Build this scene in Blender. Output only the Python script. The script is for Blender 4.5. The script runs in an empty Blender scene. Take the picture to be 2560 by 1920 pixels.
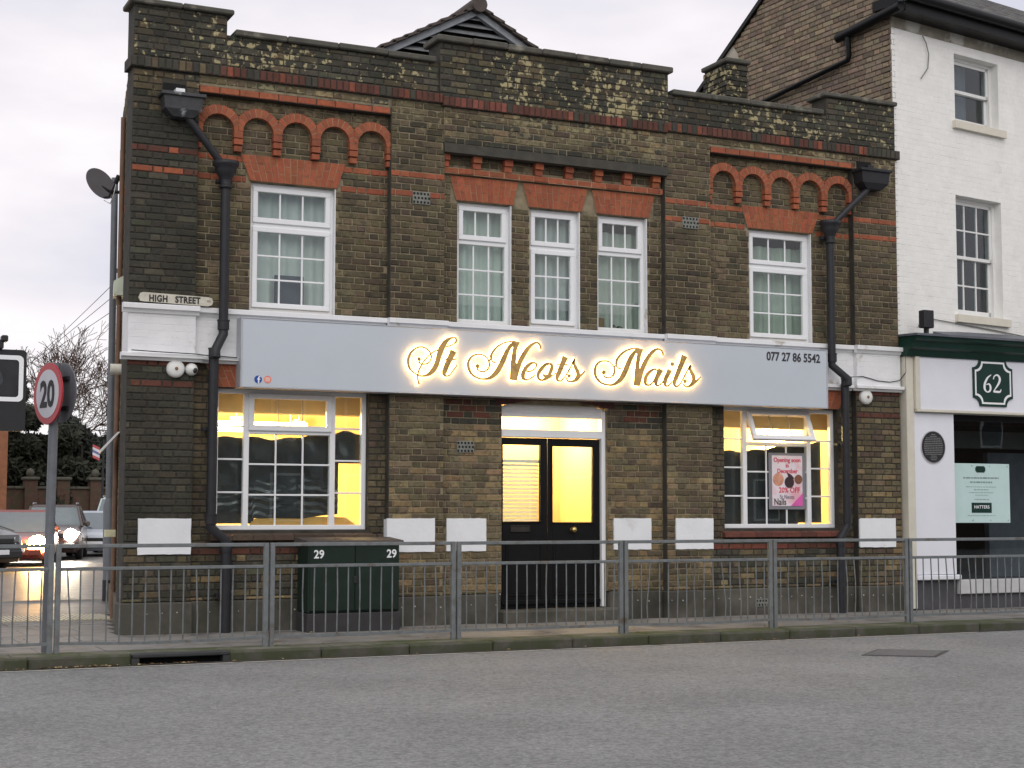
import bpy, math, random
from mathutils import Matrix, Vector
random.seed(7)
R = math.radians
scene = bpy.context.scene
COL = scene.collection

# ------------------------------------------------------------------ camera
cam_d = bpy.data.cameras.new('camera'); cam = bpy.data.objects.new('camera', cam_d); COL.objects.link(cam)
scene.camera = cam
CAM = Vector((-3.43470821, -16.77892592, 1.3))
yaw, pitch, roll = R(25.48542592), R(4.70536567), R(0.08806018)
fwd = Vector((math.sin(yaw)*math.cos(pitch), math.cos(yaw)*math.cos(pitch), math.sin(pitch)))
rt = Vector((math.cos(yaw), -math.sin(yaw), 0)); up = rt.cross(fwd)
rt2 = math.cos(roll)*rt + math.sin(roll)*up; up2 = -math.sin(roll)*rt + math.cos(roll)*up
M = Matrix((rt2, up2, -fwd)).transposed().to_4x4(); M.translation = CAM
cam.matrix_world = M
cam_d.sensor_width = 36; cam_d.lens = 36*3900/2560; cam_d.clip_end = 2000; cam_d.clip_start = .1

# ------------------------------------------------------------------ sky, sun, exposure
w = bpy.data.worlds.new('World'); scene.world = w; w.use_nodes = True
nt = w.node_tree; nt.nodes.clear(); N = nt.nodes.new; K = nt.links.new
tc = N('ShaderNodeTexCoord'); mp = N('ShaderNodeMapping'); mp.inputs['Scale'].default_value = (1.6, 1.6, 5.0)
mp.inputs['Location'].default_value = (.35, 1.9, .4)
ns = N('ShaderNodeTexNoise'); ns.inputs['Scale'].default_value = 1.7; ns.inputs['Detail'].default_value = 5; ns.inputs['Roughness'].default_value = .5
rp = N('ShaderNodeValToRGB')
e = rp.color_ramp.elements; e[0].position = .34; e[0].color = (.69, .70, .80, 1); e[1].position = .66; e[1].color = (1.12, 1.10, 1.10, 1)
m_ = e.new(.5); m_.color = (.92, .875, .915, 1)
sky = N('ShaderNodeTexSky'); sky.sky_type = 'NISHITA'; sky.sun_disc = False
sky.sun_elevation = R(38); sky.sun_rotation = R(200)
b1 = N('ShaderNodeBackground'); b1.inputs['Strength'].default_value = .05
b2 = N('ShaderNodeBackground'); b2.inputs['Strength'].default_value = .90
ad = N('ShaderNodeMixShader'); ad.inputs['Fac'].default_value = .94
ou = N('ShaderNodeOutputWorld')
K(tc.outputs['Generated'], mp.inputs['Vector']); K(mp.outputs['Vector'], ns.inputs['Vector']); K(ns.outputs['Fac'], rp.inputs['Fac'])
K(rp.outputs['Color'], b2.inputs['Color']); K(sky.outputs['Color'], b1.inputs['Color'])
K(b1.outputs[0], ad.inputs[1]); K(b2.outputs[0], ad.inputs[2]); K(ad.outputs[0], ou.inputs['Surface'])

sun_d = bpy.data.lights.new('sun', 'SUN'); sun = bpy.data.objects.new('sun', sun_d); COL.objects.link(sun)
sun_d.energy = 1.0; sun_d.angle = R(60); sun_d.color = (1, .975, .94)
sun.rotation_euler = (R(52), 0, R(-20))       # high soft light from the street side
vs = scene.view_settings; vs.view_transform = 'Standard'; vs.look = 'None'; vs.gamma = 1; vs.exposure = .24; vs.use_curve_mapping = False
scene.cycles.use_denoising = True
scene.cycles.max_bounces = 8; scene.cycles.transparent_max_bounces = 16
scene.cycles.sample_clamp_indirect = 6

# ------------------------------------------------------------------ helpers
MATS = {}
def mat(name, col=(.5,.5,.5), rough=.7, metal=0, var=.25, scale=6, bump=0, bscale=60, col2=None, thr=(.5,.62), attr=False, spec=.5, coat=0, stretch=None, wear=None, big=None):
    """procedural surface: base colour (or the 'Col' attribute) varied by noise, optional second colour in patches, bump"""
    if name in MATS: return MATS[name]
    m = bpy.data.materials.new(name); MATS[name] = m; m.use_nodes = True
    t = m.node_tree; bs = t.nodes['Principled BSDF']; nn = t.nodes.new; k = t.links.new
    geo = nn('ShaderNodeNewGeometry'); vec = geo.outputs['Position']
    if stretch:
        mp = nn('ShaderNodeMapping'); mp.inputs['Scale'].default_value = stretch; k(vec, mp.inputs['Vector']); vec = mp.outputs['Vector']
    if attr:
        a = nn('ShaderNodeAttribute'); a.attribute_name = 'Col'; csrc = a.outputs['Color']
    else:
        r = nn('ShaderNodeRGB'); r.outputs[0].default_value = (*col, 1); csrc = r.outputs[0]
    n1 = nn('ShaderNodeTexNoise'); n1.inputs['Scale'].default_value = scale; n1.inputs['Detail'].default_value = 6; n1.inputs['Roughness'].default_value = .65
    k(vec, n1.inputs['Vector'])
    mr = nn('ShaderNodeMapRange'); mr.inputs['From Min'].default_value = .25; mr.inputs['From Max'].default_value = .75
    mr.inputs['To Min'].default_value = 1-var; mr.inputs['To Max'].default_value = 1+var; k(n1.outputs['Fac'], mr.inputs['Value'])
    mx = nn('ShaderNodeMix'); mx.data_type = 'RGBA'; mx.blend_type = 'MULTIPLY'; mx.inputs['Factor'].default_value = 1
    k(csrc, mx.inputs['A']); k(mr.outputs['Result'], mx.inputs['B']); out = mx.outputs['Result']
    if col2 is not None:
        n2 = nn('ShaderNodeTexNoise'); n2.inputs['Scale'].default_value = scale*.45; n2.inputs['Detail'].default_value = 8; n2.inputs['Roughness'].default_value = .6
        k(vec, n2.inputs['Vector'])
        m2 = nn('ShaderNodeMapRange'); m2.inputs['From Min'].default_value = thr[0]; m2.inputs['From Max'].default_value = thr[1]; k(n2.outputs['Fac'], m2.inputs['Value'])
        mx2 = nn('ShaderNodeMix'); mx2.data_type = 'RGBA'; k(m2.outputs['Result'], mx2.inputs['Factor']); k(out, mx2.inputs['A']); mx2.inputs['B'].default_value = (*col2, 1)
        out = mx2.outputs['Result']
    if big:       # (scale, low, high): slow change of tone over the wall
        n5 = nn('ShaderNodeTexNoise'); n5.inputs['Scale'].default_value = big[0]; n5.inputs['Detail'].default_value = 4; k(geo.outputs['Position'], n5.inputs['Vector'])
        m5 = nn('ShaderNodeMapRange'); m5.inputs['From Min'].default_value = .32; m5.inputs['From Max'].default_value = .68; m5.inputs['To Min'].default_value = big[1]; m5.inputs['To Max'].default_value = big[2]; k(n5.outputs['Fac'], m5.inputs['Value'])
        mx5 = nn('ShaderNodeMix'); mx5.data_type = 'RGBA'; mx5.blend_type = 'MULTIPLY'; mx5.inputs['Factor'].default_value = 1; k(out, mx5.inputs['A']); k(m5.outputs['Result'], mx5.inputs['B']); out = mx5.outputs['Result']
    if wear:      # (colour, zmin, zmax, threshold, scale): spalled or lichened spots on high courses
        wc, z0, z1, th, sc = wear
        n3 = nn('ShaderNodeTexNoise'); n3.inputs['Scale'].default_value = sc; n3.inputs['Detail'].default_value = 3; n3.inputs['Roughness'].default_value = .55; k(geo.outputs['Position'], n3.inputs['Vector'])
        n4 = nn('ShaderNodeTexNoise'); n4.inputs['Scale'].default_value = .9; n4.inputs['Detail'].default_value = 2; k(geo.outputs['Position'], n4.inputs['Vector'])
        sm = nn('ShaderNodeMath'); sm.operation = 'MULTIPLY_ADD'; sm.inputs[1].default_value = .55; k(n4.outputs['Fac'], sm.inputs[0]); k(n3.outputs['Fac'], sm.inputs[2])
        m3 = nn('ShaderNodeMapRange'); m3.inputs['From Min'].default_value = th; m3.inputs['From Max'].default_value = th+.05; k(sm.outputs[0], m3.inputs['Value'])
        sp = nn('ShaderNodeSeparateXYZ'); k(geo.outputs['Position'], sp.inputs[0])
        mz = nn('ShaderNodeMapRange'); mz.inputs['From Min'].default_value = z0; mz.inputs['From Max'].default_value = z1; k(sp.outputs['Z'], mz.inputs['Value'])
        mu = nn('ShaderNodeMath'); mu.operation = 'MULTIPLY'; k(m3.outputs['Result'], mu.inputs[0]); k(mz.outputs['Result'], mu.inputs[1])
        mx3 = nn('ShaderNodeMix'); mx3.data_type = 'RGBA'; k(mu.outputs[0], mx3.inputs['Factor']); k(out, mx3.inputs['A']); mx3.inputs['B'].default_value = (*wc, 1)
        out = mx3.outputs['Result']
    k(out, bs.inputs['Base Color'])
    bs.inputs['Metallic'].default_value = metal; bs.inputs['Specular IOR Level'].default_value = spec
    if coat: bs.inputs['Coat Weight'].default_value = coat; bs.inputs['Coat Roughness'].default_value = .05
    rr = nn('ShaderNodeMapRange'); rr.inputs['To Min'].default_value = max(.02, rough-.1); rr.inputs['To Max'].default_value = min(1, rough+.1); k(n1.outputs['Fac'], rr.inputs['Value'])
    k(rr.outputs['Result'], bs.inputs['Roughness'])
    if bump:
        nb = nn('ShaderNodeTexNoise'); nb.inputs['Scale'].default_value = bscale; nb.inputs['Detail'].default_value = 5; k(vec, nb.inputs['Vector'])
        bp = nn('ShaderNodeBump'); bp.inputs['Strength'].default_value = bump; bp.inputs['Distance'].default_value = .01
        k(nb.outputs['Fac'], bp.inputs['Height']); k(bp.outputs['Normal'], bs.inputs['Normal'])
    return m
def emis(name, col, strength):
    if name in MATS: return MATS[name]
    m = bpy.data.materials.new(name); MATS[name] = m; m.use_nodes = True
    bs = m.node_tree.nodes['Principled BSDF']; bs.inputs['Base Color'].default_value = (*col, 1)
    bs.inputs['Emission Color'].default_value = (*col, 1); bs.inputs['Emission Strength'].default_value = strength
    return m
def glassmat(name, tint=(1,1,1), ior=1.5, bump=0.0, rough=0.0):
    if name in MATS: return MATS[name]
    m = bpy.data.materials.new(name); MATS[name] = m; m.use_nodes = True
    t = m.node_tree; t.nodes.clear(); nn = t.nodes.new; k = t.links.new
    tr = nn('ShaderNodeBsdfTransparent'); tr.inputs['Color'].default_value = (*tint, 1)
    gl = nn('ShaderNodeBsdfGlossy'); gl.inputs['Roughness'].default_value = rough; gl.inputs['Color'].default_value = (1,1,1,1)
    g0 = nn('ShaderNodeNewGeometry'); dt = nn('ShaderNodeVectorMath'); dt.operation = 'DOT_PRODUCT'; k(g0.outputs['True Normal'], dt.inputs[0]); k(g0.outputs['Incoming'], dt.inputs[1])
    ab = nn('ShaderNodeMath'); ab.operation = 'ABSOLUTE'; k(dt.outputs['Value'], ab.inputs[0])
    om = nn('ShaderNodeMath'); om.operation = 'SUBTRACT'; om.inputs[0].default_value = 1; k(ab.outputs[0], om.inputs[1])
    pw = nn('ShaderNodeMath'); pw.operation = 'POWER'; pw.inputs[1].default_value = 5; k(om.outputs[0], pw.inputs[0])
    f0 = ((ior-1)/(ior+1))**2
    fr = nn('ShaderNodeMath'); fr.operation = 'MULTIPLY_ADD'; fr.inputs[1].default_value = 1-f0; fr.inputs[2].default_value = f0; k(pw.outputs[0], fr.inputs[0])
    mxs = nn('ShaderNodeMixShader'); o = nn('ShaderNodeOutputMaterial')
    k(fr.outputs[0], mxs.inputs[0]); k(tr.outputs[0], mxs.inputs[1]); k(gl.outputs[0], mxs.inputs[2]); k(mxs.outputs[0], o.inputs['Surface'])
    if bump:
        g = nn('ShaderNodeNewGeometry'); nb = nn('ShaderNodeTexNoise'); nb.inputs['Scale'].default_value = 1.6; k(g.outputs['Position'], nb.inputs['Vector'])
        bp = nn('ShaderNodeBump'); bp.inputs['Strength'].default_value = bump; bp.inputs['Distance'].default_value = .02
        k(nb.outputs['Fac'], bp.inputs['Height']); k(bp.outputs['Normal'], gl.inputs['Normal'])
    return m

def thing(name, label, cat, loc=(0,0,0), group=None, rotz=0):
    o = bpy.data.objects.new(name, None); COL.objects.link(o); o.location = loc; o.rotation_euler = (0,0,rotz)
    o.empty_display_size = .2; o['label'] = label; o['category'] = cat
    if group: o['group'] = group
    return o
def tag(o, label=None, cat=None, group=None, kind=None):
    if label: o['label'] = label
    if cat: o['category'] = cat
    if group: o['group'] = group
    if kind: o['kind'] = kind
    return o
def link(name, me, parent=None, local=False):
    o = bpy.data.objects.new(name, me); COL.objects.link(o)
    if parent:
        o.parent = parent
        if not local and parent.type == 'EMPTY': o.matrix_parent_inverse = Matrix.Translation(-Vector(parent.location))
    return o
class MB:
    def __init__(s): s.v = []; s.f = []; s.c = []; s.sm = []; s.col = (1,1,1)
    def add(s, vs, fs, smooth=False, T=None):
        o = len(s.v); s.v += [tuple(T @ Vector(p)) if T else tuple(p) for p in vs]
        for f in fs: s.f.append(tuple(i+o for i in f)); s.c.append(s.col); s.sm.append(smooth)
        return s
    def box(s, x0, x1, y0, y1, z0, z1, T=None):
        v = [(x0,y0,z0),(x1,y0,z0),(x1,y1,z0),(x0,y1,z0),(x0,y0,z1),(x1,y0,z1),(x1,y1,z1),(x0,y1,z1)]
        return s.add(v, [(0,3,2,1),(4,5,6,7),(0,1,5,4),(1,2,6,5),(2,3,7,6),(3,0,4,7)], T=T)
    def bbox(s, x0, x1, y0, y1, z0, z1, b=.005, T=None):
        """box with chamfered edges"""
        X=(x0,x1);Y=(y0,y1);Z=(z0,z1); v=[];idx={}
        for i in (0,1):
            for j in (0,1):
                for k in (0,1):
                    sx,sy,sz=(1,-1)[i],(1,-1)[j],(1,-1)[k]
                    for a in range(3):
                        p=[X[i]+sx*b,Y[j]+sy*b,Z[k]+sz*b]; p[a]=(X[i],Y[j],Z[k])[a]
                        idx[i,j,k,a]=len(v); v.append(tuple(p))
        f=[]
        for a in range(3):
            o=[q for q in range(3) if q!=a]
            for sd in (0,1):
                L=[]
                for (m,n) in ((0,0),(1,0),(1,1),(0,1)):
                    c=[0,0,0]; c[a]=sd; c[o[0]]=m; c[o[1]]=n; L.append(idx[c[0],c[1],c[2],a])
                f.append(tuple(L))
        for a in range(3):      # edges along axis a
            o=[q for q in range(3) if q!=a]
            for m in (0,1):
                for n in (0,1):
                    c0=[0,0,0];c0[o[0]]=m;c0[o[1]]=n;c1=list(c0);c1[a]=1
                    f.append((idx[(*c0,o[0])],idx[(*c1,o[0])],idx[(*c1,o[1])],idx[(*c0,o[1])]))
        for i in (0,1):
            for j in (0,1):
                for k in (0,1): f.append((idx[i,j,k,0],idx[i,j,k,1],idx[i,j,k,2]))
        s.add(v,f,T=T); s.fixn=True; return s
    def prism(s, poly, y0, y1, T=None):
        """polygon in x,z extruded along y"""
        n=len(poly); v=[(p[0],y0,p[1]) for p in poly]+[(p[0],y1,p[1]) for p in poly]
        s.fixn=True
        return s.add(v,[tuple(range(n)),tuple(range(2*n-1,n-1,-1))]+[(i,n+i,n+(i+1)%n,(i+1)%n) for i in range(n)],T=T)
    def tube(s, pts, r, n=8, cap=True, T=None, smooth=True):
        pts=[Vector(p) for p in pts]; rs=r if isinstance(r,(list,tuple)) else [r]*len(pts)
        v=[];f=[]; pu=None
        for i,p in enumerate(pts):
            d=((pts[i+1]-p) if i<len(pts)-1 else Vector((0,0,0)))
            e=((p-pts[i-1]) if i>0 else Vector((0,0,0)))
            t=(d.normalized()+e.normalized()).normalized()
            if pu is None: a=Vector((0,0,1)) if abs(t.z)<.9 else Vector((1,0,0)); u=t.cross(a).normalized()
            else:
                u=(pu-t*pu.dot(t)); u=u.normalized() if u.length>1e-6 else t.orthogonal().normalized()
            pu=u; q=t.cross(u)
            for k in range(n):
                an=2*math.pi*k/n; v.append(p+rs[i]*(math.cos(an)*u+math.sin(an)*q))
        for i in range(len(pts)-1):
            for k in range(n): f.append((i*n+k,i*n+(k+1)%n,(i+1)*n+(k+1)%n,(i+1)*n+k))
        s.add(v,f,smooth,T)
        if cap: s.add(v[:n],[tuple(range(n-1,-1,-1))],T=T); s.add(v[-n:],[tuple(range(n))],T=T)
        return s
    def lathe(s, prof, n=24, T=None, smooth=True):
        """profile (r,z) around z"""
        v=[];f=[]
        for r,z in prof:
            for k in range(n): a=2*math.pi*k/n; v.append((r*math.cos(a),r*math.sin(a),z))
        for i in range(len(prof)-1):
            for k in range(n): f.append((i*n+k,i*n+(k+1)%n,(i+1)*n+(k+1)%n,(i+1)*n+k))
        return s.add(v,f,smooth,T)
    def disc(s, cx, cz, r, y0, y1, n=28, T=None, rx=None):
        return s.prism([(cx+(rx or r)*math.cos(2*math.pi*k/n), cz+r*math.sin(2*math.pi*k/n)) for k in range(n)], y0, y1, T)
    def mesh(s, name, m, colors=False):
        me=bpy.data.meshes.new(name); me.from_pydata(s.v,[],s.f)
        if getattr(s,'fixn',False):
            import bmesh
            bm=bmesh.new(); bm.from_mesh(me); bmesh.ops.recalc_face_normals(bm,faces=bm.faces[:]); bm.to_mesh(me); bm.free()
        if any(s.sm): me.polygons.foreach_set('use_smooth', s.sm)
        if colors:
            at=me.color_attributes.new('Col','FLOAT_COLOR','CORNER'); d=[]
            for p,c in zip(me.polygons,s.c): d += [*c,1]*p.loop_total
            at.data.foreach_set('color', d)
        if m: me.materials.append(m)
        me.update(); return me
    def build(s, name, m, parent=None, local=False, kind=None, colors=False):
        o=link(name,s.mesh(name,m,colors),parent,local)
        if kind: o['kind']=kind
        return o
def box(name, m, parent, *a, b=0, **kw):
    q=MB(); (q.bbox(*a,b=b) if b else q.box(*a)); return q.build(name,m,parent,**kw)
def text_mesh(txt, size, bold=0.0, spacing=1.0, depth=.001, xs=1.0):
    """flat lettering with the built-in font; returns verts (x,z) centred on 0 in x, baseline z=0"""
    cu=bpy.data.curves.new('lettering','FONT'); cu.body=txt; cu.size=size; cu.align_x='CENTER'; cu.offset=bold; cu.space_character=spacing; cu.extrude=depth; cu.resolution_u=3
    o=bpy.data.objects.new('tmp',cu); COL.objects.link(o)
    bpy.context.view_layer.update()
    me=bpy.data.meshes.new_from_object(o.evaluated_get(bpy.context.evaluated_depsgraph_get()))
    bpy.data.objects.remove(o); bpy.data.curves.remove(cu)
    for v in me.vertices: v.co = Vector((v.co.x*xs, -v.co.z, v.co.y))
    me.flip_normals() if hasattr(me,'flip_normals') else None
    return me
def lettering(txt, size, m, parent, x, y, z, bold=0, spacing=1.0, xs=1.0, name='lettering', T=None, local=False, depth=.001):
    me=text_mesh(txt,size,bold,spacing,depth,xs); 
    A=Matrix.Translation((x,y,z)) if T is None else T
    me.transform(A); me.materials.clear(); me.materials.append(m)
    return link(name,me,parent,local)
def catmull(P, n=6):
    out=[]
    for i in range(len(P)-1):
        p0=P[max(i-1,0)];p1=P[i];p2=P[i+1];p3=P[min(i+2,len(P)-1)]
        for k in range(n):
            t=k/n
            out.append(tuple(.5*((2*b)+(-a+c)*t+(2*a-5*b+4*c-d)*t*t+(-a+3*b-3*c+d)*t**3) for a,b,c,d in zip(p0,p1,p2,p3)))
    out.append(tuple(P[-1])); return out
def ribbon(mb, P, y0, y1, grow=0, n=6):
    """variable width stroke (x,z,width) as a solid ribbon between y0 and y1"""
    S=catmull(P,n); v=[];f=[]; m=len(S)
    for i,(x,z,wd) in enumerate(S):
        a=S[max(i-1,0)]; b=S[min(i+1,m-1)]; dx,dz=b[0]-a[0],b[1]-a[1]; l=math.hypot(dx,dz) or 1; nx,nz=-dz/l,dx/l; h=max(.003,wd/2)+grow
        v+=[(x+nx*h,y0,z+nz*h),(x-nx*h,y0,z-nz*h),(x-nx*h,y1,z-nz*h),(x+nx*h,y1,z+nz*h)]
    for i in range(m-1):
        o=i*4
        for k in range(4): f.append((o+k,o+(k+1)%4,o+4+(k+1)%4,o+4+k))
    f+=[(0,1,2,3),(m*4-1,m*4-2,m*4-3,m*4-4)]
    mb.add(v,f); mb.fixn=True
def copytree(o, parent=None):
    c=o.copy(); COL.objects.link(c); c.parent=parent
    for ch in o.children: copytree(ch,c)
    return c

# ------------------------------------------------------------------ materials
BRICK = mat('stock_brick', attr=True, rough=.9, var=.42, scale=26, bump=.55, bscale=70, col2=(.028,.025,.02), thr=(.55,.75), big=(1.1,.66,1.2), wear=((.37,.32,.175), 5.6, 6.35, .86, 12))
RED = mat('red_brick', attr=True, rough=.85, var=.3, scale=22, bump=.35, bscale=80, col2=(.09,.03,.02), thr=(.58,.8))
PBRICK = mat('painted_brick', (.82,.815,.78), .75, var=.07, scale=5, bump=.3, bscale=45, col2=(.62,.60,.55), thr=(.62,.85))
MORT = mat('mortar', (.235,.195,.125), .95, var=.4, scale=9, bump=.5, bscale=90, col2=(.10,.086,.058), thr=(.52,.66))
MORTD = mat('mortar_soot_shade', (.045,.041,.033), .95, var=.5, scale=7, bump=.4, bscale=90)
MORTP = mat('mortar_pale', (.34,.22,.14), .95, var=.25, scale=12)
WPAINT = mat('white_masonry_paint', (.74,.745,.75), .7, var=.07, scale=4, bump=.25, bscale=30, col2=(.46,.42,.36), thr=(.61,.67))
WPLAQ = mat('white_painted_stone', (.78,.80,.82), .65, var=.06, scale=3, bump=.35, bscale=22, col2=(.50,.48,.46), thr=(.62,.74))
COPE = mat('coping_stone', (.085,.081,.066), .95, var=.35, scale=8, bump=.4, bscale=50, col2=(.23,.22,.18), thr=(.55,.7))
PLINTH = mat('plinth_render', (.088,.083,.068), .95, var=.35, scale=4, bump=.35, bscale=30, col2=(.048,.046,.034), thr=(.45,.66), big=(1.6,.75,1.25))
UPVC = mat('white_upvc', (.80,.81,.82), .3, var=.03, scale=3)
CASTIRON = mat('painted_iron_pipe', (.020,.021,.025), .5, spec=.35, var=.3, scale=9, bump=.12, bscale=40)
LEAD = mat('lead_hopper', (.035,.037,.04), .5, var=.4, scale=14, bump=.2, bscale=40, col2=(.33,.36,.36), thr=(.62,.72))
GLASS = glassmat('window_glass', (.93,.97,.95), 1.5)
GLASSD = glassmat('old_glass', (.8,.86,.88), 1.55, bump=.03)
GALV = mat('galvanised_steel', (.165,.18,.185), .6, metal=.2, var=.25, scale=12, bump=.15, bscale=60, col2=(.11,.085,.065), thr=(.55,.72))
BLACKP = mat('black_gloss_paint', (.006,.006,.007), .42, var=.2, scale=6, spec=.22)
DGREEN = mat('cabinet_green', (.009,.021,.015), .55, spec=.3, var=.25, scale=7, bump=.1, bscale=40)
WHITE = mat('white_print', (.82,.83,.84), .5, var=.03)
INK = mat('black_print', (.012,.012,.014), .6, var=.05)

# ------------------------------------------------------------------ brickwork
COURSE = .0755
def jit(c, a=.18):
    k = 1+random.uniform(-a,a); return tuple(max(.005, v*k*(1+random.uniform(-.06,.06))) for v in c)
DARK=(.044,.042,.030); BROWN=(.110,.087,.048); OCHRE=(.215,.158,.080); PLUM=(.092,.068,.044); GREY=(.070,.065,.045); REDC=(.290,.082,.037); DRED=(.100,.036,.023); TAN=(.146,.117,.068); DKB=(.070,.057,.034)
def pick(*pairs):
    r=random.random()*sum(p for p,_ in pairs)
    for p,c in pairs:
        r-=p
        if r<=0: return c
    return pairs[-1][1]
class Wall:
    """brick surface: local u along the wall, y inwards, z up -> world"""
    def __init__(s, O=(0,0), ang=0.0, inward=1):
        s.O=Vector((O[0],O[1],0)); a=ang; s.d=Vector((math.cos(a),math.sin(a),0)); s.p=Vector((-math.sin(a),math.cos(a),0))*inward
    def P(s,u,y,z): return s.O+s.d*u+s.p*y+Vector((0,0,z))
BR = {}      # owner -> list of bricks (12 verts, colour, material)
CORE = {}    # (owner, material name) -> MB
BF = [(0,1,2,3),(4,5,1,0),(5,6,2,1),(6,7,3,2),(7,4,0,3),(8,9,5,4),(9,10,6,5),(10,11,7,6),(11,8,4,7)]
def add_brick(owner, W, u0,u1,z0,z1,Y,col,m='stock_brick',depth=.03,rough=.0035,b=.007):
    pt=m in('painted_brick','white_masonry_paint'); rough*=.25 if pt else 1; b=.0025 if pt else b; yj=.0008 if pt else .0035
    y=Y+random.uniform(-yj,yj); j=lambda: random.uniform(-rough,rough)
    fr=[(u0+b+j(),y+j()*.5,z0+b+j()),(u1-b+j(),y+j()*.5,z0+b+j()),(u1-b+j(),y+j()*.5,z1-b+j()),(u0+b+j(),y+j()*.5,z1-b+j())]
    rm=[(u0,y+b,z0),(u1,y+b,z0),(u1,y+b,z1),(u0,y+b,z1)]
    bk=[(u0,y+depth,z0),(u1,y+depth,z0),(u1,y+depth,z1),(u0,y+depth,z1)]
    BR.setdefault(owner,[]).append(([W.P(*p) for p in fr+rm+bk],col,m))
def core(owner, W, u0,u1,z0,z1,y0,y1,holes,mname):
    us=sorted({u0,u1,*[min(max(h[k],u0),u1) for h in holes for k in (0,1)]}); zs=sorted({z0,z1,*[min(max(h[k],z0),z1) for h in holes for k in (2,3)]})
    mb=CORE.setdefault((owner,mname,len(CORE)),MB())
    for a,b in zip(us,us[1:]):
        run=None
        for c,d in zip(zs,zs[1:]):
            um,zm=(a+b)/2,(c+d)/2
            if any(h[0]<um<h[1] and h[2]<zm<h[3] for h in holes):
                if run: runs=run; add_core(mb,W,a,b,*run,y0,y1); run=None
            else: run=(run[0],d) if run else (c,d)
        if run: add_core(mb,W,a,b,*run,y0,y1)
def add_core(mb,W,a,b,c,d,y0,y1):
    v=[W.P(*p) for p in [(a,y0,c),(b,y0,c),(b,y1,c),(a,y1,c),(a,y0,d),(b,y0,d),(b,y1,d),(a,y1,d)]]
    mb.add(v,[(0,3,2,1),(4,5,6,7),(0,1,5,4),(1,2,6,5),(2,3,7,6),(3,0,4,7)]); mb.fixn=True
def panel(owner, W, u0,u1,z0,z1,Y,holes=(),colf=None,mname='mortar',thick=.24,m='stock_brick',bholes=(),clip=None,hw=.012,nocore=False,co=.011,cu=0):
    if not nocore: core(owner,W,u0+cu,u1,z0,z1,Y+co,Y+thick,list(holes),mname)
    S,H=.215,.1025; per=S+H+2*hw
    i0=int(math.floor(z0/COURSE)); i1=int(math.ceil(z1/COURSE))
    for i in range(i0,i1+1):
        a=max(z0+.002,i*COURSE+hw/2); b=min(z1-.002,(i+1)*COURSE-hw/2)
        if b-a<.022: continue
        blk=sorted((h[0],h[1]) for h in list(holes)+list(bholes) if min(b,h[3])-max(a,h[2])>.02)
        free=[];x=u0
        for p,q in blk:
            if p>x: free.append((x,min(p,u1)))
            x=max(x,q)
        if x<u1: free.append((x,u1))
        off=(i%2)*(per/2)+random.uniform(-.015,.015)
        for fa,fb in free:
            if fb-fa<.03: continue
            k=math.floor((fa-off)/per)-1; t=off+k*per; seq=[]
            while t<fb:
                for L in (S,H):
                    p,q=max(fa+.003,t+random.uniform(-.003,.003)),min(fb-.003,t+L+random.uniform(-.003,.003)); t+=L+hw
                    if q-p>.028: seq.append((p,q))
            for p,q in seq:
                um=(p+q)/2; zm=(a+b)/2
                if clip and not clip(um,zm): continue
                c,mm=colf(um,zm) if colf else (BROWN,m)
                add_brick(owner,W,p,q,a+random.uniform(-.0015,.0015),b+random.uniform(-.0015,.0015),Y,jit(c),mm)
def flush(owner, parent, nind=300, name='brick', stuffname='brickwork', maxdist=None):
    L=BR.pop(owner,[])
    L.sort(key=lambda b:(b[0][0]-CAM).length)
    mats={}
    for v,c,m in L[:nind]:
        ce=sum(v,Vector())/len(v); q=MB(); q.col=c; q.add([p-ce for p in v],BF)
        o=q.build(name,MATS[m],parent,colors=True); o.location=ce
    for v,c,m in L[nind:]:
        q=mats.setdefault(m,MB()); q.col=c; q.add(v,BF)
    for m,q in mats.items(): q.build(stuffname,MATS[m],parent,kind='stuff',colors=True)
    for k in [k for k in CORE if k[0]==owner]:
        CORE.pop(k).build('wall',MATS[k[1]],parent)

# ================================================================== the corner building
B = thing('brick_building','two-storey dark brick corner building with red brick arches and stepped parapet','building',(5.2,0,0))
F = Wall()
WX = 10.39
UPW = [(1.36,2.36),(3.89,4.60),(4.85,5.54),(5.79,6.50),(8.04,9.03)]      # upper windows
UZ = (3.55,5.01)
LW = [(1.0,2.79),(7.63,9.42)]; LZ=(1.10,2.67)
DOOR=(4.48,5.92,.15,2.60)
SIGNH=(1.30,9.0,2.72,3.42)
def s_(c): return c,'stock_brick'
def redband(z, x):
    return (5.235<z<5.315) or (5.01<z<5.09)
def c_pier(x,z):
    if redband(z,x): return (DRED if x<.73 and random.random()<.6 else REDC),'red_brick'
    if x<.73:
        if 2.61<z<2.70 or 2.87<z<2.95: return DRED,'red_brick'
        if z>5.7: return s_(pick((4,BROWN),(3,DARK),(2,GREY)))
        if z<.9: return s_(pick((5,GREY),(3,DARK),(2,BROWN)))
        return s_(pick((9,DARK),(1.2,GREY),(.5,(.05,.044,.03)),(.06,BROWN)))
    if x>9.66:
        if 2.58<z<2.66 or 2.87<z<2.95: return DRED,'red_brick'
        if z<2.2: return s_(pick((4,BROWN),(2,OCHRE),(3,TAN),(2,PLUM),(.6,DKB)))
        return s_(pick((6,BROWN),(3,PLUM),(2.5,DKB),(1,TAN)))
    if z<2.9: return s_(pick((4,OCHRE),(3,BROWN),(4,TAN),(1.5,PLUM),(.8,DKB)) if z<1.9 else pick((5,BROWN),(4,TAN),(2,DKB),(1,PLUM)))
    if z>5.9: return s_(pick((4,TAN),(4,BROWN),(1,GREY)))
    return s_(pick((6,BROWN),(2.6,DKB),(1.6,TAN),(1.5,PLUM)))
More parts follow.
